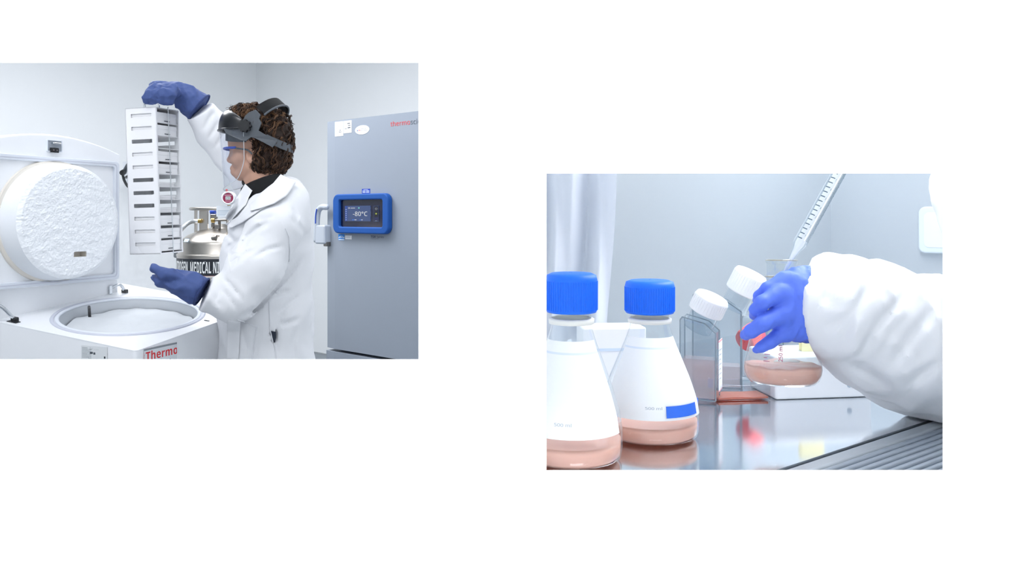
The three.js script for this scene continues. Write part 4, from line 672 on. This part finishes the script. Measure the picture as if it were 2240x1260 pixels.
// ---------------------------------------------------------------- steel safety cabinet
const TY = 1.186;                                              // height of its work surface
const onTable = (px, py) => at(px, py, (EYE - TY) * F / (py - PY));
{
  const e = V(0.803, 0, -0.596).normalize(), back = V(-0.596, 0, -0.803).normalize(), f0 = V(0.248, TY, -0.74);
  const P = (a, b) => f0.clone().addScaledVector(e, a).addScaledVector(back, b);
  const c = P(1.01, 0.55), l = P(0.06, 0.55);
  struct('wall_back', slab(l.x, l.z, c.x, c.z, 0.75, 0.02, TY - 0.05), M.hoodSteel);
  struct('wall_side', slab(c.x, c.z, c.x - back.x * 0.9, c.z - back.z * 0.9, 0.75, 0.02, TY - 0.05), M.hoodSteel);
  const flat = (pts, y, th, mat, name) => { const g = poly(pts.map((p) => [p.x, -p.z]), th); g.rotateX(-Math.PI / 2); g.translate(0, y - th, 0); return struct(name, g, mat); };
  const edgeClip = [P(-0.33, 0), P(1.01, 0), P(1.01, 0.56), P(0.04, 0.56), V(-0.012, 0, -1.2), V(-0.012, 0, -0.56)];
  flat(edgeClip, TY, 0.012, M.tableSteel, 'work_surface');
  // front grille: a lower trough bridged by long bars
  flat([P(-0.14, -0.004), P(1.3, -0.004), P(1.3, -0.3), P(0.25, -0.3)], TY - 0.014, 0.01, M.grilleSteel, 'grille_trough');
  const gr = thing('air_grille', 'steel front air grille with long parallel bars beside the work surface', 'grille', P(0.4, -0.1).setY(TY - 0.014));
  const Q = (a, b, y) => P(a, b).setY(y);
  for (let i = 0; i < 17; i++) { const b = -0.026 - i * 0.0095, g = rod(Q(-0.12 - b * 0.7, b, TY - 0.004), Q(1.28, b, TY - 0.004), 0.0037, 0.0037, 8); wpart('grille_bar', g, M.grilleSteel, gr); }
  wpart('grille_edge', [(() => { const a = Q(-0.12, -0.012, TY - 0.006), b = Q(1.28, -0.012, TY - 0.006); const g = box(a.distanceTo(b), 0.012, 0.018, 0, 0, 0, 0.004); g.rotateY(Math.atan2(-(b.z - a.z), b.x - a.x)); const m = a.clone().lerp(b, 0.5); g.translate(m.x, m.y, m.z); return g; })()], M.hoodSteel, gr);
  for (const a of [0.1, 0.45, 0.8, 1.15]) { const x = Q(a, -0.02, TY - 0.01), y = Q(a, -0.185, TY - 0.01); wpart('grille_rib', rod(x, y, 0.003, 0.003, 8), M.grilleSteel, gr); }
  // hood above, shell around
  struct('ceiling_hood', box(1.75, 0.03, 1.95, 0.86, 1.83, -1.5), M.ceil);
  struct('wall_hood_front', box(1.72, 0.24, 0.02, 0.85, 1.7, -0.56), M.ceil);
  struct('wall_hood_right', box(0.03, 3.4, 2.1, 1.72, 1.7, -1.55), M.ceil);
  struct('wall_hood_rear', box(1.75, 3.4, 0.03, 0.85, 1.7, -2.5), M.ceil);
  struct('cabinet_plinth', box(1.6, 1.1, 1.75, 0.85, 0.55, -1.5), M.ceil);
  // outlet cover on the side wall
  { const r0 = V(-back.x, 0, -back.z), nrm = V(-e.x, 0, -e.z); const hit = (px, py) => { const dir = at(px, py, 1).sub(camera.position), k = c.clone().sub(camera.position).dot(nrm) / dir.dot(nrm); return camera.position.clone().addScaledVector(dir, k); };
    const a = hit(2017, 452), b = hit(2100, 556), w = a.distanceTo(V(b.x, a.y, b.z)), h = a.y - b.y, m = a.clone().lerp(b, 0.5).addScaledVector(nrm, 0.008);
    const t = thing('outlet_cover', 'pale grey rounded cover plate on the steel side wall', 'cover plate', m); const g = poly(rrect(-w / 2, -h / 2, w / 2, h / 2, 0.014), 0.012, [], 0.004); g.applyMatrix4(basis(r0, V(0, 1, 0), new THREE.Vector3().crossVectors(r0, V(0, 1, 0)), m.clone().addScaledVector(nrm, -0.006))); wpart('plate', g, std(0xc3ced6, 0.5), t);
    const g2 = poly(rrect(-w / 2 + 0.012, -h / 2 + 0.012, w / 2 - 0.012, h / 2 - 0.012, 0.01), 0.003, [], 0.001); g2.applyMatrix4(basis(r0, V(0, 1, 0), new THREE.Vector3().crossVectors(r0, V(0, 1, 0)), m.clone().addScaledVector(nrm, new THREE.Vector3().crossVectors(r0, V(0, 1, 0)).dot(nrm) > 0 ? 0.007 : -0.007))); wpart('flap', g2, std(0xccd6dd, 0.45), t); }
}
// hanging sheet at the left end
{
  const d = 1.16, t = thing('hanging_sheet', 'pale translucent plastic sheet hanging in soft folds by the steel back wall', 'plastic sheet', at(1262, 700, d));
  const g = new THREE.PlaneGeometry(1, 1, 80, 30), P = g.attributes.position;
  for (let i = 0; i < P.count; i++) { const a = P.getX(i) + 0.5, b = 0.5 - P.getY(i); const sway = -16 * b + 10 * Math.sin(b * 3 + 1); const p = at(1165 + 178 * a + sway * (0.4 + a * 0.4), 330 + 420 * b, d + 0.028 * Math.sin(a * 11 + b * 1.2) + 0.012 * Math.sin(a * 23 - b * 2) + 0.02 * b); P.setXYZ(i, p.x, p.y, p.z); }
  g.computeVertexNormals(); wpart('sheet', g, M.curtain, t);
}
// ---------------------------------------------------------------- glass media bottles
function bottle(px, d, kr, kh, label, tag) {
  const p = at(px, 470, d); const t = thing('media_bottle', label, 'bottle', [p.x, TY + 0.0004, p.z], 0, 'blue-capped glass bottles');
  const lathe = (pts, seg) => { const g = new THREE.LatheGeometry(pts.map(([r, y]) => new THREE.Vector2(r * kr, y * kh)), seg); return g; };
  const outer = [[0.001, 0.0005], [0.045, 0.0005], [0.0495, 0.005], [0.0505, 0.014], [0.0505, 0.03], [0.048, 0.047], [0.041, 0.07], [0.032, 0.094], [0.0245, 0.114], [0.0205, 0.127], [0.0195, 0.135], [0.0195, 0.146], [0.0215, 0.148], [0.0215, 0.152], [0.019, 0.154], [0.019, 0.172]];
  part('glass_body', lathe(outer, 72), M.glass, t);
  part('medium', lathe([[0.001, 0.0025], [0.0435, 0.0025], [0.0478, 0.006], [0.0487, 0.014], [0.0486, 0.021], [0.001, 0.021]], 72), M.medium, t, 'salmon pink liquid');
  const cap = part('screw_cap', lathe([[0.0195, 0.1425], [0.0245, 0.1425], [0.0255, 0.1445], [0.0257, 0.174], [0.0245, 0.1785], [0.02, 0.1805], [0.001, 0.181]], 72), M.blueCap, t, 'bright blue screw cap');
  const ribs = []; for (let i = 0; i < 60; i++) { const a = i / 60 * 6.2832; ribs.push(rod(V(0.0256 * kr * Math.cos(a), 0.145 * kh, 0.0256 * kr * Math.sin(a)), V(0.0256 * kr * Math.cos(a), 0.173 * kh, 0.0256 * kr * Math.sin(a)), 0.0006, 0.0006, 5)); }
  part('cap_ribs', ribs, M.blueCap, cap);
  part('pouring_ring', lathe([[0.0198, 0.131], [0.0225, 0.1315], [0.0228, 0.136], [0.0198, 0.137]], 48), std(0xe3e4df, 0.5), t);
  // wide white field paints the hazy bright body; carries print and blue tab, bent round the shoulder
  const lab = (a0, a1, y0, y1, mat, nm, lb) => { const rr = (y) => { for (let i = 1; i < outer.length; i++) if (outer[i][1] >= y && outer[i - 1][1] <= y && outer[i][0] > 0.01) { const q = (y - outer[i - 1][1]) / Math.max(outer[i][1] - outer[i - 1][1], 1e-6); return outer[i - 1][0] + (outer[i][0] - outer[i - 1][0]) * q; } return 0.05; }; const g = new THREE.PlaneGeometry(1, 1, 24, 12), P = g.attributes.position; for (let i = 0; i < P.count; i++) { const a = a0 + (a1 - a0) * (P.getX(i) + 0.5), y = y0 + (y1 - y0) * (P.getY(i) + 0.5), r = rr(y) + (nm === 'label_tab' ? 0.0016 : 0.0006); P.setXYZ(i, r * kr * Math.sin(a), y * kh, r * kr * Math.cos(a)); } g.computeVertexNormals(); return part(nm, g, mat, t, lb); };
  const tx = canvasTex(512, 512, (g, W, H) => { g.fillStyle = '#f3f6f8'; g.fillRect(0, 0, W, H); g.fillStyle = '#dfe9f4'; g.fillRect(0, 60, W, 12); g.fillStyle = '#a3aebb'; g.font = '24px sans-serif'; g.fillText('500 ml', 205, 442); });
  lab(-1.3 + tag.turn, 1.15 + tag.turn, 0.031, 0.117, std(0xffffff, 0.6, 0, { map: tx }), 'haze_label', 'printed label with painted white haze over the bottle front');
  if (tag.blue) lab(0.1 + tag.turn, 0.9 + tag.turn, 0.034, 0.0465, M.blueLabel, 'label_tab', 'blue label tab');
  return t;
}
bottle(1250, 0.78, 1.01, 1.027, 'glass bottle with blue cap and hazy white painted front beside its twin', { turn: -0.1, blue: false });
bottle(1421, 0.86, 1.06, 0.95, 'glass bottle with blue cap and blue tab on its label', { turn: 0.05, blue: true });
// ---------------------------------------------------------------- conical flask
{
  const d = 0.88, p = at(1712, 836, d), t = thing('conical_flask', 'conical glass flask with pink medium held in the blue glove', 'flask', p);
  t.rotation.set(-0.06, 0, -0.012); t.updateMatrixWorld(true);
  const m = d / F, o = [[0.001, 0], [68, 0], [76, 8], [81, 20], [82, 32], [80, 46], [75, 68], [66, 104], [56, 140], [46, 176], [37, 208], [33.5, 224], [32.5, 236], [32.5, 258], [34.5, 262], [34.5, 266], [32, 268]].map(([r, y]) => [r * m, y * m]);
  const inner = o.slice(1).map(([r, y]) => [r - 0.0011, Math.max(y, 0.0011)]).reverse(); part('flask_wall', lathe(o, 96), M.flaskGlass, t);
  part('rim_ring', (() => { const g = new THREE.TorusGeometry(33.5 * m, 1.6 * m, 8, 64); g.rotateX(Math.PI / 2); g.translate(0, 266 * m, 0); return g; })(), phys(0xe6e2d4, 0.1, { transmission: 0.8, thickness: 0 }), t);
  part('neck_bead', (() => { const g = new THREE.TorusGeometry(34 * m, 1.8 * m, 8, 64); g.rotateX(Math.PI / 2); g.translate(0, 230 * m, 0); return g; })(), phys(0xe6e2d4, 0.1, { transmission: 0.8, thickness: 0 }), t);
  const liq = lathe([[0.001, 1.5], [67, 1.5], [74.5, 9], [79.5, 20], [80.6, 32], [80, 40], [0.001, 38]].map(([r, y]) => [r * m, y * m]), 96); { const P = liq.attributes.position; for (let i = 0; i < P.count; i++) if (P.getY(i) > 36 * m) P.setY(i, P.getY(i) + 0.0012 * Math.sin(P.getX(i) * 90) + 0.0006 * Math.sin(P.getX(i) * 260 + P.getZ(i) * 150)); liq.computeVertexNormals(); }
  part('medium', liq, M.medium, t, 'salmon pink liquid');
  const fo = new THREE.SphereGeometry(1, 32, 16); fo.scale(30 * m, 7 * m, 16 * m); fo.translate(26 * m, 38 * m, -46 * m); part('froth', fo, std(0xf4f1e6, 0.9), t, 'creamy froth');
  const bub = []; for (let i = 0; i < 14; i++) { const g = new THREE.SphereGeometry((0.8 + 1.4 * rnd()) * m, 10, 8); g.translate((10 + 40 * rnd()) * m, (58 + 16 * rnd()) * m, (-44 + 8 * rnd()) * m); bub.push(g); } part('bubbles', bub, M.glass, t).userData.kind = 'stuff';
  // red graduation print on the left
  const rr = (y) => (82 - (y - 32) * 0.256) * m + 0.0005; const prints = [];
  for (let i = 0; i < 7; i++) { const y = 52 + i * 7, g = new THREE.PlaneGeometry(1, 1, 8, 1), P = g.attributes.position; for (let q = 0; q < P.count; q++) { const a = -0.85 + (P.getX(q) + 0.5) * (i % 2 ? 0.1 : 0.18), yy = y + P.getY(q) * 1.6; P.setXYZ(q, rr(yy) * Math.sin(a), yy * m, rr(yy) * Math.cos(a)); } g.computeVertexNormals(); prints.push(g); }
  part('graduation', prints, std(0xd98a98, 0.6), t, 'pink graduation marks');
  const pt = canvasTex(128, 256, (g) => { g.clearRect(0, 0, 128, 256); g.fillStyle = '#d0607c'; g.font = 'bold 60px sans-serif'; g.save(); g.translate(90, 240); g.rotate(-Math.PI / 2); g.fillText('250 ml', 0, 0); g.restore(); });
  const gl = new THREE.PlaneGeometry(1, 1, 8, 8), GP = gl.attributes.position; for (let q = 0; q < GP.count; q++) { const a = -0.55 + (GP.getX(q) + 0.5) * 0.32, yy = 50 + (GP.getY(q) + 0.5) * 46; GP.setXYZ(q, rr(yy) * Math.sin(a), yy * m, rr(yy) * Math.cos(a)); } gl.computeVertexNormals(); part('volume_print', gl, new THREE.MeshStandardMaterial({ map: pt, transparent: true, roughness: 0.6 }), t, 'pink vertical lettering');
}
// ---------------------------------------------------------------- pipette
{
  const d = 0.88, a = at(1712, 600, d), b = at(1853, 346, d), dir = b.clone().sub(a).normalize(), L = a.distanceTo(at(1853, 346, d)), m = d / F;
  const t = thing('serological_pipette', 'clear graduated glass pipette dipping into the conical flask', 'pipette', a);
  t.quaternion.setFromUnitVectors(V(0, 1, 0), dir); t.updateMatrixWorld(true);
  part('barrel', lathe([[1.6, -14], [2.6, 0], [7.5, 46], [8.6, 62], [13.5, 72], [14.5, 78], [14.5, 400]].map(([r, y]) => [r * m, y * m]), 40), M.glass, t);
  part('bore_reflection', lathe([[1, -12], [4.5, 44], [6, 62], [9.5, 76], [9.5, 398]].map(([r, y]) => [r * m, y * m]), 32), phys(0xffffff, 0.3, { transmission: 0.5, thickness: 0 }), t);  // white colour stands in for the bright reflection inside the glass
  const tx = canvasTex(512, 1024, (g, W, H) => { g.clearRect(0, 0, W, H); g.fillStyle = '#3d5566'; for (let i = 0; i < 130; i++) { const y = H - 10 - i * 7.8; const w = i % 10 === 0 ? 130 : i % 5 === 0 ? 95 : 70; g.fillRect(270, y, w, 3); } for (let i = 0; i < 26; i++) g.fillRect(90, H - 14 - i * 39, 95, 7); g.font = 'bold 26px sans-serif'; for (let i = 0; i < 13; i++) { g.save(); g.translate(205, H - 30 - i * 78); g.fillText(String(i + 1), 0, 0); g.restore(); } g.fillStyle = 'rgba(250,252,255,0.85)'; g.fillRect(232, 0, 26, H); });
  const g = new THREE.CylinderGeometry(14.7 * m, 14.7 * m, 300 * m, 48, 1, true, -Math.PI / 2 - 0.35, Math.PI + 0.7); g.translate(0, (84 + 150) * m, 0); g.rotateY(0.15);
  part('graduation', g, new THREE.MeshStandardMaterial({ map: tx, transparent: true, roughness: 0.5 }), t, 'dark graduation marks');
  part('edge_line', rod(V(14.4 * m, 80 * m, 0), V(14.4 * m, 396 * m, 0), 0.9 * m, 0.9 * m, 6), std(0x7d93a5, 0.3), t);
}
// ---------------------------------------------------------------- culture flasks
function cultureFlask(spec) {
  const { base, turn, w, h, dep, shoulder, cap, capMat, liquid, liqMat, label, neckAt, neckDir, capR, capL, strip, lab } = spec;
  const t = thing('culture_flask', label, 'culture flask', base, turn, spec.group);
  const pts = [[-w / 2, 0.0], [w / 2, 0.0], [w / 2, h * 0.82], [w / 2 - shoulder, h * 0.93], [-w / 2 + shoulder * 0.2, h], [-w / 2, h * 0.96]];
  const b = poly(pts, dep, [], 0.003); b.translate(0, 0, -dep / 2); part('flask_body', b, M.plastic, t);
  const lq = poly([[-w / 2 + 0.002, 0.002], [w / 2 - 0.002, 0.002], [w / 2 - 0.002, liquid], [-w / 2 + 0.002, liquid]], dep - 0.005); lq.translate(0, 0, -dep / 2 + 0.0025); part('medium', lq, liqMat, t);
  const a = V(...neckAt), n = V(...neckDir).normalize(), e = a.clone().addScaledVector(n, 0.018);
  part('neck', rod(a.clone().addScaledVector(n, -0.008), e.clone().addScaledVector(n, 0.01), capR * 0.82, capR * 0.78, 32), M.plastic, t);
  const cg = lathe([[capR * 0.86, 0], [capR, 0], [capR * 1.02, 0.002], [capR * 0.99, capL - 0.003], [capR * 0.93, capL], [0.001, capL]], 40); const q = new THREE.Quaternion().setFromUnitVectors(V(0, 1, 0), n); cg.applyQuaternion(q); cg.translate(e.x, e.y, e.z); const cp = part('screw_cap', cg, capMat, t);
  const ribs = []; for (let i = 0; i < 36; i++) { const an = i / 36 * 6.2832; const r = rod(V(capR * Math.cos(an), 0.003, capR * Math.sin(an)), V(capR * Math.cos(an), capL - 0.004, capR * Math.sin(an)), 0.0006, 0.0006, 5); r.applyQuaternion(q); r.translate(e.x, e.y, e.z); ribs.push(r); } part('cap_ribs', ribs, capMat, cp);
  const edges = []; for (const z of [-1, 1]) for (let i = 0; i < pts.length; i++) { const [x0, y0] = pts[i], [x1, y1] = pts[(i + 1) % pts.length]; edges.push(rod(V(x0, y0, z * dep / 2), V(x1, y1, z * dep / 2), 0.0009, 0.0009, 6)); } part('moulded_edges', edges, phys(0xc2ced6, 0.2, { transmission: 0.6, thickness: 0 }), t);
  if (strip) part('side_label', box(0.0008, h * 0.62, dep * 0.86, w / 2 + 0.0036, h * 0.42, 0), strip, t, 'white label strip with red ends');
  return t;
}
{
  const strip = std(0xffffff, 0.6, 0, { map: canvasTex(96, 320, (g, W, H) => { g.fillStyle = '#f6f8fa'; g.fillRect(0, 0, W, H); g.fillStyle = '#eaa9b2'; g.fillRect(0, 0, W, 12); g.fillRect(0, H - 8, W, 8); g.fillStyle = '#aab4c4'; for (let i = 0; i < 7; i++) g.fillRect(14, 60 + i * 30, 60 - (i * 13) % 30, 5); }) });
  const p1 = onTable(1531, 874);
  cultureFlask({ base: [p1.x, TY + 0.0032, p1.z], turn: -0.42, w: 0.046, h: 0.107, dep: 0.03, shoulder: 0.014, liquid: 0.052, liqMat: M.mediumPale, capMat: M.whiteCap, neckAt: [0.0, 0.097, 0.0], neckDir: [0.42, 0.9, 0.1], capR: 0.0225, capL: 0.023, strip, label: 'upright clear culture flask with white cap and label strip on its side', group: 'upright white-capped culture flasks' });
  const p2 = onTable(1568, 848);
  cultureFlask({ base: [p2.x, TY + 0.0032, p2.z], turn: -0.25, w: 0.066, h: 0.13, dep: 0.035, shoulder: 0.02, liquid: 0.03, liqMat: M.mediumPale, capMat: M.whiteCap, neckAt: [0.026, 0.118, 0.01], neckDir: [0.42, 0.88, 0.15], capR: 0.023, capL: 0.03, label: 'taller clear culture flask with white cap standing behind the gloved fingers', group: 'upright white-capped culture flasks' });
  const p3 = onTable(1668, 831);
  cultureFlask({ base: [p3.x, TY + 0.0032, p3.z], turn: 0.2, w: 0.05, h: 0.09, dep: 0.03, shoulder: 0.01, liquid: 0.012, liqMat: M.mediumPale, capMat: M.redCap, neckAt: [-0.004, 0.078, 0.012], neckDir: [-0.84, -0.42, 0.3], capR: 0.0165, capL: 0.028, label: 'small clear culture flask with red cap behind the conical flask' });
  // flat-lying flask with orange medium
  const p4 = onTable(1632, 880), t = thing('flat_culture_flask', 'flat clear flask lying on the steel with orange medium', 'culture flask', [p4.x, TY + 0.0005, p4.z], 0.12);
  const g = poly([[-0.036, 0.0], [0.036, 0.0], [0.036, 0.02], [-0.036, 0.02]], 0.038, [], 0.001); g.translate(0, 0.0005, -0.044); part('flask_body', g, M.plastic, t);
  const l = poly([[-0.034, 0.002], [0.034, 0.002], [0.034, 0.0045], [0.012, 0.0038], [-0.01, 0.0045], [-0.034, 0.004]], 0.034); l.translate(0, 0, -0.042); part('medium', l, M.mediumRed, t, 'orange medium');
}
// ---------------------------------------------------------------- boxes, note, vial
{
  const a = onTable(1697, 876), b = onTable(1908, 869), w = a.distanceTo(b), m = a.clone().lerp(b, 0.5), yaw = Math.atan2(-(b.z - a.z), b.x - a.x);
  const t = thing('white_box', 'low white box with a small round grey dot behind the conical flask', 'box', [m.x, TY + 0.0004, m.z], yaw);
  part('carton', box(w, 0.056, 0.08, 0, 0.028, -0.04, 0.004), std(0xeef1f5, 0.6), t);
  part('carton_lid', box(w + 0.003, 0.016, 0.083, 0, 0.05, -0.04, 0.004), std(0xf4f6f9, 0.6), t);
  part('hole', rod(V(w * 0.26, 0.017, -0.002), V(w * 0.26, 0.017, 0.0006), 0.0035, 0.0035, 20), std(0xaebccb, 0.7), t, 'small flat grey dot');  // solid grey disc set on the carton front, no opening is cut
  const n = thing('note_pad', 'yellow sticky note pad on top of the low white box', 'note pad', V(m.x, TY + 0.0584, m.z).add(V(-0.006, 0, -0.03))); part('pad', box(0.03, 0.03, 0.012, 0, 0.0152, 0, 0.001), M.yellow, n); part('cover_sheet', box(0.0302, 0.03, 0.0004, 0, 0.0152, 0.0064), std(0xf6eebc, 0.8), n);
  const p = onTable(1345, 862), k = thing('white_carton', 'tall white carton with pale blue line behind the blue-capped bottles', 'box', [p.x, TY + 0.0004, p.z], 0.1);
  part('carton', box(0.088, 0.09, 0.05, 0, 0.045, -0.025, 0.003), std(0xf5f7fa, 0.6), k); part('stripe', box(0.0884, 0.004, 0.0006, 0, 0.06, 0.0003), std(0xd3e2f3, 0.7), k, 'pale blue stripe');
  const vp = onTable(1519, 905), v = thing('blue_vial', 'slim clear vial with blue cap beside the bottle label', 'vial', [vp.x, TY + 0.0004, vp.z]);
  part('tube', lathe([[0.001, 0], [0.003, 0.0005], [0.0036, 0.003], [0.0036, 0.016]], 24), M.plastic, v); part('cap', lathe([[0.0042, 0.0085], [0.0044, 0.009], [0.0044, 0.018], [0.0035, 0.0195], [0.001, 0.0195]], 24), M.blueCap, v);
}
// ---------------------------------------------------------------- the arm in the cabinet
{
  const foot = at(1900, 720, 0.93);
  const t = thing('person', 'person reaching in with a white sleeve and blue nitrile glove', 'person', foot);
  const B = bone;
  const palm = [B(1778, 622, 0.868, 30, 1722, 618, 0.848, 22), B(1778, 648, 0.862, 34, 1716, 648, 0.84, 23), B(1778, 682, 0.862, 36, 1714, 688, 0.838, 25), B(1776, 706, 0.866, 30, 1722, 722, 0.846, 19), B(1760, 640, 0.862, 42, 1762, 690, 0.862, 42)];
  const fing = [
    [B(1716, 612, 0.842, 17, 1678, 631, 0.838, 13.5), B(1678, 631, 0.838, 13.5, 1660, 647, 0.846, 11.5), B(1660, 647, 0.846, 11, 1655, 657, 0.862, 9)],
    [B(1704, 640, 0.832, 19, 1668, 662, 0.824, 16.5), B(1668, 662, 0.824, 16.5, 1654, 678, 0.832, 14.5), B(1654, 678, 0.832, 14, 1650, 690, 0.85, 11)],
    [B(1704, 688, 0.832, 21, 1668, 708, 0.82, 18), B(1668, 708, 0.82, 18, 1643, 725, 0.826, 15), B(1643, 725, 0.826, 15, 1631, 732, 0.836, 12.5)],
    [B(1712, 728, 0.842, 18, 1684, 748, 0.832, 14), B(1684, 748, 0.832, 14, 1666, 759, 0.834, 11.5), B(1666, 759, 0.834, 11, 1653, 766, 0.84, 7.5)],
    [B(1748, 618, 0.87, 24, 1738, 622, 0.91, 18), B(1738, 622, 0.91, 17, 1715, 634, 0.925, 14), B(1715, 634, 0.925, 13, 1694, 642, 0.915, 10)]];
  const arm = [B(1776, 665, 0.866, 42, 1840, 680, 0.885, 46), B(1840, 680, 0.885, 46, 2000, 740, 0.92, 56)];
  const handF = (x, y, z) => { let d = 1e3; for (const b of palm) d = smin(d, dBone(b, x, y, z), 0.02); for (const b of arm) d = smin(d, dBone(b, x, y, z), 0.01); const pd = d; for (const fg of fing) { let q = 1e3; for (const b of fg) q = smin(q, dBone(b, x, y, z), 0.003); d = Math.min(d, smin(pd, q, 0.008)); }
    if (d < 0.01 && d > -0.01) { const wr = Math.max(0, Math.min(1, (x - (1700 - PX) / F * 0.85) / 0.02)); const c = nz(x * 110 + y * 12, y * 16, z * 40), c2 = nz(x * 90 - y * 60, y * 70 + x * 30, z * 60); d += 0.0003 - 0.0024 * wr * Math.exp(-c * c * 14) - 0.0006 * (1 - Math.abs(c2 * 1.6)) ** 2; } return Math.max(d, (x - (1774 - PX) / F * -z) * 0.937); };
  const hb = boundsOf([...palm, ...fing.flat(), arm[0]], 0.006);
  wpart('nitrile_glove', meshField(handF, hb, 0.0018), M.nitrile, t, 'bright blue nitrile glove');
  const sl = [B(1796, 666, 0.858, 80, 1840, 672, 0.872, 116), B(1840, 672, 0.872, 116, 1910, 712, 0.9, 138), B(1910, 712, 0.9, 136, 1985, 745, 0.915, 142), B(1985, 745, 0.915, 142, 2090, 772, 0.93, 158), B(2090, 772, 0.93, 158, 2330, 800, 0.96, 170)];
  const other = [B(2134, 330, 1.0, 78, 2128, 420, 1.0, 74), B(2128, 420, 1.0, 74, 2170, 560, 1.02, 74)];
  const rid = (n) => { const q = 1 - Math.abs(n); return q * q; };
  const crease2 = creaser([[11, 0.005, [1838, 590], [1815, 630], [1800, 675]], [13, 0.006, [1905, 620], [1868, 680], [1842, 745]], [12, 0.005, [1975, 650], [1920, 710], [1880, 780]], [11, 0.005, [1850, 790], [1900, 815], [1950, 850]], [13, 0.005, [2040, 680], [1990, 740], [1950, 800]], [10, 0.005, [1945, 588], [1925, 612], [1910, 640]], [12, 0.004, [1800, 720], [1840, 700], [1885, 690]], [12, 0.005, [2060, 790], [2010, 820], [1975, 870]]]);
  const sF = (x, y, z) => { let d = 1e3; for (const b of sl) d = smin(d, dBone(b, x, y, z), 0.012); let o = 1e3; for (const b of other) o = smin(o, dBone(b, x, y, z), 0.01); d = Math.min(d, o); if (d < 0.03 && d > -0.03) d += 0.004 - 0.0075 * rid(nz(x * 16 + y * 7, y * 7 - x * 5, z * 12) * 1.5) - 0.0025 * rid(nz(x * 38 + y * 20, y * 16 - x * 12, z * 26) * 1.5) + crease2(x, y, z); { const q = (PY + (EYE - y) * F / -z - 664) / 78; d = Math.max(d, ((1752 + 15 * q * q - PX) / F * -z - x) * 0.9); } d = Math.max(d, TY + 0.002 - y); return d; };
  const sb = boundsOf([...sl, ...other], 0.012); sb.max.x = Math.min(sb.max.x, 0.75);
  const coat = wpart('lab_coat_sleeve', meshField(sF, sb, 0.0035), M.coat, t, 'white cotton sleeves');
}
renderer.render(scene, camera);
